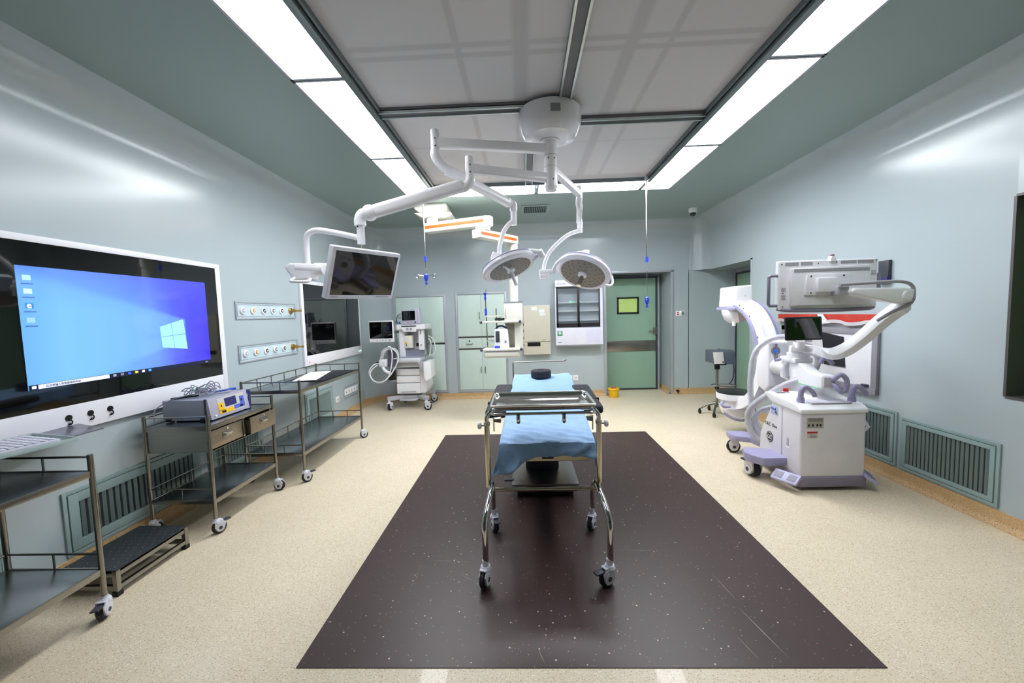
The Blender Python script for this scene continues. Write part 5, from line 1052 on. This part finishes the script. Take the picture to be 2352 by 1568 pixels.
# monitor arm
m = MB()
def flatband(pts, w_, h_, mm_):
    P = [Vector(p) for p in pts]; Q = []
    n = len(P)
    for i in range(n-1):
        p0, p1, p2, p3 = P[max(i-1, 0)], P[i], P[i+1], P[min(i+2, n-1)]
        for k in range(6): u = k/6; Q.append(0.5*((2*p1)+(-p0+p2)*u+(2*p0-5*p1+4*p2-p3)*u*u+(-p0+3*p1-3*p2+p3)*u**3))
    Q.append(P[-1]); tb = bmesh.new(); R_ = []
    for i, p in enumerate(Q):
        d = (Q[min(i+1, len(Q)-1)]-Q[max(i-1, 0)]).normalized(); side = d.cross(Vector((0, -1, 0))).normalized(); up = side.cross(d).normalized()
        R_.append([tb.verts.new(p+side*a*h_/2+up*b_*w_/2) for a, b_ in ((1, .6), (.75, 1), (-.75, 1), (-1, .6), (-1, -.6), (-.75, -1), (.75, -1), (1, -.6))])
    for A, B_ in zip(R_, R_[1:]):
        for k in range(8): tb.faces.new((A[k], A[(k+1) % 8], B_[(k+1) % 8], B_[k]))
    tb.faces.new(R_[0][::-1]); tb.faces.new(R_[-1]); bmesh.ops.recalc_face_normals(tb, faces=tb.faces); mm_._merge(tb)
flatband([(2.42, 3.68, 1.125), (2.52, 3.6, 1.10), (2.57, 3.42, 1.085), (2.60, 3.3, 1.13), (2.64, 3.18, 1.24), (2.68, 3.08, 1.36), (2.71, 3.0, 1.44), (2.72, 2.96, 1.47)], .09, .085, m)
m.build('monitor_arm', white, t)
m = MB(); m.cyl((2.70, 2.93, 1.44), (2.70, 2.93, 1.58), .04, .036); m.build('arm_joint', white, t)
m = MB(); m.M = Matrix.Identity(4); m.prism([(2.715, 1.585), (2.66, 1.60), (2.3, 1.61), (2.28, 1.58), (2.31, 1.56), (2.6, 1.49), (2.7, 1.5)], 'y', 2.86, 2.94, .015, 3); m.build('tilt_arm', white, t)
MB().cyl((2.66, 2.85, 1.545), (2.66, 2.87, 1.545), .035, seg=24, bev=.004).build('arm_disc', white, t)
m = MB(); m.box((2.215, 2.9, 1.56), (2.30, 3.0, 1.625), .01); m.build('mount_bracket', mat('bracket_grey', (180, 178, 186), .4), t)
m = MB(); m.tube([(2.22, 2.885, 1.635), (2.4, 2.87, 1.64), (2.6, 2.87, 1.645), (2.7, 2.88, 1.62), (2.72, 2.88, 1.56), (2.70, 2.88, 1.49), (2.64, 2.95, 1.43), (2.6, 3.02, 1.37)], .012, 10, 6); m.build('arm_cable', hosem, t)
# large monitor seen from behind
MY = 3.0
m = MB(); m.box((1.87, MY, 1.465), (2.575, MY+.045, 1.825), .012, seg=3); mo = m.build('monitor', mat('monitor_white', (236, 235, 240), .4, coat=.1), t)
m = MB(); m.prism([(1.95, 1.495), (2.49, 1.495), (2.51, 1.78), (1.94, 1.765)], 'y', MY-.03, MY+.01, .012); m.build('rear_bulge', MATS['monitor_white'], mo)
m = MB(); m.prism([(2.03, 1.57), (2.33, 1.57), (2.35, 1.72), (2.045, 1.72)], 'y', MY-.045, MY-.025, .008); m.box((2.1, MY-.075, 1.59), (2.24, MY-.04, 1.69), .008); m.build('mount_plate', MATS['monitor_white'], mo)
vg = mat('vent_slots', (165, 163, 172), .5)
def vents(xa, xb, za, zb, y, n):
    m = MB()
    for i in range(n): z = za+(zb-za)*(i+.5)/n; m.box((xa, y-.001, z-.0015), (xb, y+.001, z+.0015))
    m.build('vent_slots', vg, mo)
vents(1.915, 2.01, 1.785, 1.812, MY-.001, 4); vents(2.025, 2.11, 1.785, 1.812, MY-.001, 4); vents(2.31, 2.42, 1.79, 1.815, MY-.001, 4); vents(2.43, 2.54, 1.79, 1.815, MY-.001, 4); vents(1.96, 2.49, 1.735, 1.76, MY-.031, 4)
vents(1.89, 1.92, 1.54, 1.58, MY-.001, 5); vents(1.89, 1.92, 1.6, 1.63, MY-.001, 4); vents(2.53, 2.56, 1.7, 1.74, MY-.001, 4)
for x, z in ((1.89, 1.8), (2.15, 1.80), (2.28, 1.805), (2.56, 1.81), (1.9, 1.59), (1.9, 1.49)): MB().cyl((x, MY-.003, z), (x, MY, z), .004, seg=10).build('screw', blackm, mo)
for x in (2.07, 2.3):
    for z in (1.585, 1.705): MB().cyl((x, MY-.048, z), (x, MY-.044, z), .005, seg=10).build('screw', blackm, mo)
m = MB(); m.prism([(2.225, 1.81), (2.27, 1.81), (2.262, 1.85), (2.234, 1.85)], 'y', MY-.015, MY+.02, .005); m.build('camera_bump', MATS['monitor_white'], mo); MB().cyl((2.248, MY, 1.85), (2.248, MY, 1.858), .013).build('red_lens', mat('dark_red', (90, 20, 26), .3), mo)
m = MB(); m.tube([(1.87, MY+.02, 1.475), (1.95, MY, 1.462), (2.2, MY, 1.455), (2.5, MY, 1.46), (2.57, MY+.02, 1.475)], .013, 10, 4); m.build('lower_rail', lavd, mo)
m = MB(); m.tube([(1.88, MY+.02, 1.72), (1.82, MY+.02, 1.72), (1.81, MY+.02, 1.71), (1.81, MY+.02, 1.51), (1.82, MY+.02, 1.5), (1.88, MY+.02, 1.5)], .012, 10); m.build('side_handle', lavd, mo)
m = MB(); m.box((2.575, MY+.01, 1.60), (2.61, MY+.04, 1.72), .005); m.build('side_handle', lavd, mo)
bx((1.88, MY+.043, 1.475), (2.565, MY+.0475, 1.815)).build('display', glassb, mo)
# C-shaped arm in the YZ plane
cyc, czc, Ro, Ri = 4.74, .95, .64, .53
def cpt(a, r, x): return (x, cyc-r*math.cos(a), czc+r*math.sin(a))
a0, a1 = -1.35, 1.45; N = 48
def cband(x0_, x1_, ri, ro, name, mt, par=t, aa=a0, ab=a1):
    tb = bmesh.new(); R_ = []
    for i in range(N+1):
        a = aa+(ab-aa)*i/N; R_.append([tb.verts.new(cpt(a, r, x)) for r, x in ((ri, x0_), (ro, x0_), (ro, x1_), (ri, x1_))])
    for A, B_ in zip(R_, R_[1:]):
        for k in range(4): tb.faces.new((A[k], A[(k+1) % 4], B_[(k+1) % 4], B_[k]))
    tb.faces.new(R_[0][::-1]); tb.faces.new(R_[-1]); bmesh.ops.recalc_face_normals(tb, faces=tb.faces)
    m = MB(); m._merge(tb); return m.build(name, mt, par, 30)
ca = cband(2.42, 2.565, Ri+.02, Ro-.03, 'c_arm', mat('c_arm_white', (234, 232, 242), .32, coat=.2))
cband(2.412, 2.45, Ri, Ro, 'arm_rail', white, ca); cband(2.535, 2.573, Ri, Ro, 'arm_rail', white, ca)
cband(2.455, 2.463, Ro-.034, Ro-.026, 'blue_stripe', mat('blue_line', (70, 130, 225), .4), ca)
cband(2.385, 2.4, Ro-.085, Ro-.055, 'edge_guard', lav, ca, .1, 1.4); cband(2.61, 2.625, Ro-.04, Ro-.01, 'edge_guard', lav, ca, .1, 1.4)
for a in (.1, .1+.3, .85, 1.1, 1.25, -.3, -.7): m = MB(); p = cpt(a, (Ri+Ro)/2+.01, 2.411); m.cyl(p, (2.408, p[1], p[2]), .008, seg=10); m.build('screw', dgrey, ca)
m = MB(); m.box((2.385, 4.14, 1.05), (2.42, 4.18, 1.09), .005); m.build('guard_end', lav, t)
# x-ray tube housing at the top
m = MB(); m.prism([(2.385, 1.5), (2.59, 1.5), (2.58, 1.745), (2.40, 1.735)], 'y', 4.6, 4.98, .02, 3); m.build('tube_housing', white, t)
m = MB(); m.box((2.375, 4.58, 1.465), (2.60, 5.02, 1.50), .012); m.build('housing_band', lav, t)
m = MB(); m.lathe([(.0, -.165), (.06, -.16), (.12, -.12), (.155, -.05), (.16, 0), (0, 0)][::-1], (2.485, 4.82, 1.47), seg=36, sx=.75); m.build('tube_dome', whitep, t); MB().cyl((2.44, 4.72, 1.28), (2.44, 4.72, 1.33), .02).build('dome_knob', white, t)
m = MB(); m.prism([(2.42, 1.47), (2.58, 1.47), (2.56, 1.36), (2.45, 1.32)], 'y', 4.62, 4.8, .01); m.build('collimator', mat('collimator_beige', (200, 190, 184), .45), t)
m = MB(); m.cyl((2.5, 4.597, 1.62), (2.5, 4.601, 1.62), .01, seg=3); m.build('warning_mark', yellowp, t)
# detector at the bottom
m = MB(); m.lathe([(0, -.31), (.07, -.30), (.14, -.25), (.17, -.17), (.155, -.13), (.155, -.075), (.2, -.07), (.205, 0), (0, 0)], (2.48, 4.76, .49), seg=8*5); dt = m.build('detector', white, t)
m = MB(); m.lathe([(.2, 0), (.2, .012), (.19, .016), (0, .016)], (2.48, 4.76, .49), seg=40); m.build('detector_plate', mat('black_detector_face', (26, 30, 30), .35), dt)
m = MB(); m.tube([(2.28, 4.6, .42), (2.24, 4.58, .40), (2.25, 4.56, .37), (2.33, 4.58, .36)], .016, 8, 4); m.build('detector_handle', lav, dt)
m = MB(); m.tube([(2.31, 4.66, .27), (2.38, 4.57, .22), (2.5, 4.54, .215), (2.60, 4.58, .26), (2.64, 4.64, .36)], .018, 8, 5); m.build('detector_guard', lavd, dt)
# carriage
m = MB(); m.prism([(3.98, .7), (3.98, 1.14), (4.05, 1.19), (4.17, 1.17), (4.2, .95), (4.17, .68), (4.05, .64)], 'x', 2.40, 2.59, .02, 3); m.build('carriage', white, t)
m = MB(); m.cyl((2.46, 3.965, 1.06), (2.46, 3.985, 1.06), .04, seg=24); m.box((2.45, 3.96, .98), (2.475, 3.975, 1.05), .005); m.box((2.45, 3.96, 1.07), (2.47, 3.975, 1.13), .005); k_ = m.build('lock_knob', lavd, t); MB().cyl((2.455, 3.955, 1.06), (2.455, 3.967, 1.06), .02).build('knob_inlay', mat('blue_line', (70, 130, 225)), k_)
# cables wrapped in clear plastic
for pts, r in (([(2.62, 3.8, 1.16), (2.5, 3.9, 1.2), (2.38, 3.95, 1.17), (2.28, 4.0, 1.05), (2.25, 4.02, .85), (2.25, 4.02, .6), (2.26, 3.98, .42), (2.3, 3.9, .25), (2.33, 3.85, .18)], .027), ([(2.45, 3.6, .83), (2.36, 3.66, .78), (2.25, 3.78, .65), (2.18, 3.88, .52), (2.17, 3.92, .4), (2.2, 3.88, .25), (2.3, 3.82, .18)], .030), ([(2.36, 3.78, .55), (2.27, 3.86, .5), (2.22, 3.9, .38), (2.26, 3.86, .24)], .024), ([(2.44, 3.72, 1.02), (2.41, 3.74, .92), (2.41, 3.72, .84)], .028)):
    MB().tube(pts, r, 14, 7).build('wrapped_cable', clearp, t); MB().tube(pts, r*.55, 10, 7).build('inner_cable', hosem, t)
MB().tube([(2.5, 3.75, 1.14), (2.62, 3.74, 1.12), (2.68, 3.72, 1.02), (2.66, 3.7, .93), (2.6, 3.68, .9)], .024, 12, 6).build('turret_hose', hosem, t)
# ------------------------------------------------------------------ paper pouch by the machine
t = thing('paper_pouch', 'white sheet pouch with a blue line hanging on the right side of the imaging machine', 'pouch', (2.75, 3.35, .42))
m = MB(); m.prism([(2.722, .60), (2.80, .56), (2.86, .47), (2.79, .40), (2.722, .36)], 'y', 3.35, 3.358, .001); m.build('sheet', paper, t); m = MB(); m.prism([(2.735, .565), (2.825, .475), (2.82, .469), (2.73, .557)], 'y', 3.348, 3.3505); m.build('blue_line', bluep, t)
m = MB(); m.tube([(2.715, 3.37, .63), (2.76, 3.36, .64), (2.79, 3.355, .58), (2.775, 3.353, .54)], .006, 8, 5); m.build('strap', hosem, t)
# ------------------------------------------------------------------ right wall: whiteboard, film, banner
t = thing('whiteboard', 'grey-framed whiteboard on the right wall behind the imaging machine', 'whiteboard', (XR, 4.22, .7))
def wx(z): return 0
bx((XR-.02, 3.6, .7), (XR-.001, 4.87, 1.24)).build('board', wboard, t)
m = MB(); m.box((XR-.03, 3.58, .68), (XR-.001, 3.64, 1.27), .006); m.box((XR-.03, 4.83, .68), (XR-.001, 4.89, 1.27), .006); m.box((XR-.03, 3.58, 1.21), (XR-.001, 4.89, 1.27), .006); m.box((XR-.035, 3.58, .68), (XR-.001, 4.89, .74), .006); m.build('board_frame', mat('board_frame_grey', (140, 138, 146), .4), t)
bx((XR-.05, 3.66, .745), (XR-.02, 3.72, .765), .004).build('eraser', dgrey, t)
t = thing('x_ray_film', 'dark film sheet clipped to the whiteboard behind the machine arm', 'film', (XR-.03, 4.06, .88))
m = MB(); m.prism([(4.24, 1.215), (3.96, 1.18), (3.93, .885), (4.2, .885)], 'x', XR-.028, XR-.024); m.build('film', darkfilm, t)
t = thing('folded_banner', 'red and white folded cloth banner on the right wall above the whiteboard', 'banner', (XR, 4.26, 1.31))
m = MB(); m.grid(lambda u, v: (XR-.02-.012*math.sin(u*37)-.01*v, 3.58+u*1.38, 1.30+.1*v+.012*math.sin(u*21)*(1-v)), 60, 4, .008); m.build('cloth', mat('banner_red', (196, 62, 50), .6), t)
m = MB(); m.grid(lambda u, v: (XR-.04-.012*math.sin(u*37)-.01*v, 3.58+u*1.38, 1.305+.03*v+.012*math.sin(u*21+.6)), 60, 3, .006); m.build('white_edge', mat('banner_white', (225, 222, 228), .6), t)
m = MB(); m.prism([(4.1, 1.31), (4.2, 1.40), (4.27, 1.40), (4.2, 1.31)], 'x', XR-.06, XR-.052); m.build('white_fold', MATS['banner_white'], t)
t = thing('wall_hook_box', 'small dark bracket on the right wall behind the large monitor', 'bracket', (XR, 3.45, 1.72))
bx((XR-.03, 3.5, 1.72), (XR-.001, 3.6, 1.86), .004).build('plate', dgrey, t); bx((XR-.04, 3.5, 1.66), (XR-.001, 3.6, 1.72), .004).build('blue_insert', navy, t)
# ------------------------------------------------------------------ rolling stand with grey control unit
t = thing('rolling_pump_stand', 'grey control unit with a silver panel on a chrome pole with star base, rear right', 'medical device', (2.68, 5.6, 0))
for i in range(5):
    a = i*2*PI/5+.35; ex_, ey = 2.68+.22*math.cos(a), 5.62+.22*math.sin(a)
    MB().tube([(2.68, 5.62, .16), (2.68+.1*math.cos(a), 5.62+.1*math.sin(a), .14), (ex_, ey, .075)], [.02, .013], 10, 3).build('star_leg', steel, t)
    m = MB(); m.cyl((ex_-.012, ey, .033), (ex_+.012, ey, .033), .032, seg=20, bev=.004); m.cyl((ex_, ey, .05), (ex_, ey, .08), .012); m.build('caster', rubber, t)
MB().cyl((2.68, 5.62, .1), (2.68, 5.62, .69), .019).build('pole', steel, t); MB().cyl((2.68, 5.62, .36), (2.68, 5.62, .39), .028).build('pole_collar', blackm, t); MB().cyl((2.68, 5.62, .64), (2.68, 5.62, .7), .036).build('pole_head', blackm, t)
m = MB(); m.prism([(5.42, .73), (5.47, .90), (5.52, .915), (5.78, .905), (5.78, .73)], 'x', 2.585, 2.84, .012); m.build('case', mat('slate_case', (84, 92, 104), .45), t)
m = MB(); m.prism([(5.405, .742), (5.447, .895), (5.462, .895), (5.42, .74)], 'x', 2.545, 2.675); pn = m.build('front_panel', mat('silver_panel', (196, 194, 188), .4), t)
for x in (2.565, 2.62):
    for z in (.80, .84): bx((x, 5.418+(z-.742)*.27, z), (x+.028, 5.43+(z-.742)*.27, z+.022), .001).build('digit_window', blackm, pn)
MB().cyl((2.655, 5.405, .765), (2.67, 5.425, .767), .009).build('knob', blackm, pn)
bx((2.542, 5.4, .725), (2.7, 5.43, .742), .002).build('base_bezel', blackm, t)
m = MB(); m.tube([(2.84, 5.7, .78), (2.9, 5.68, .76), (2.93, 5.66, .65), (2.92, 5.66, .5), (2.86, 5.64, .42)], .006, 8, 5); m.build('power_cable', blackm, t)
m = MB(); m.tube([(2.6, 5.6, .42), (2.75, 5.5, .41), (2.92, 5.55, .405), (2.88, 5.68, .41), (2.7, 5.7, .415)], .007, 8, 5, True); m.build('basket_ring', steel, t)
m = MB(); m.box((2.66, 5.55, .905), (2.68, 5.57, .94), .003); m.build('top_lug', greyp, t)
# long conduit plate by second door
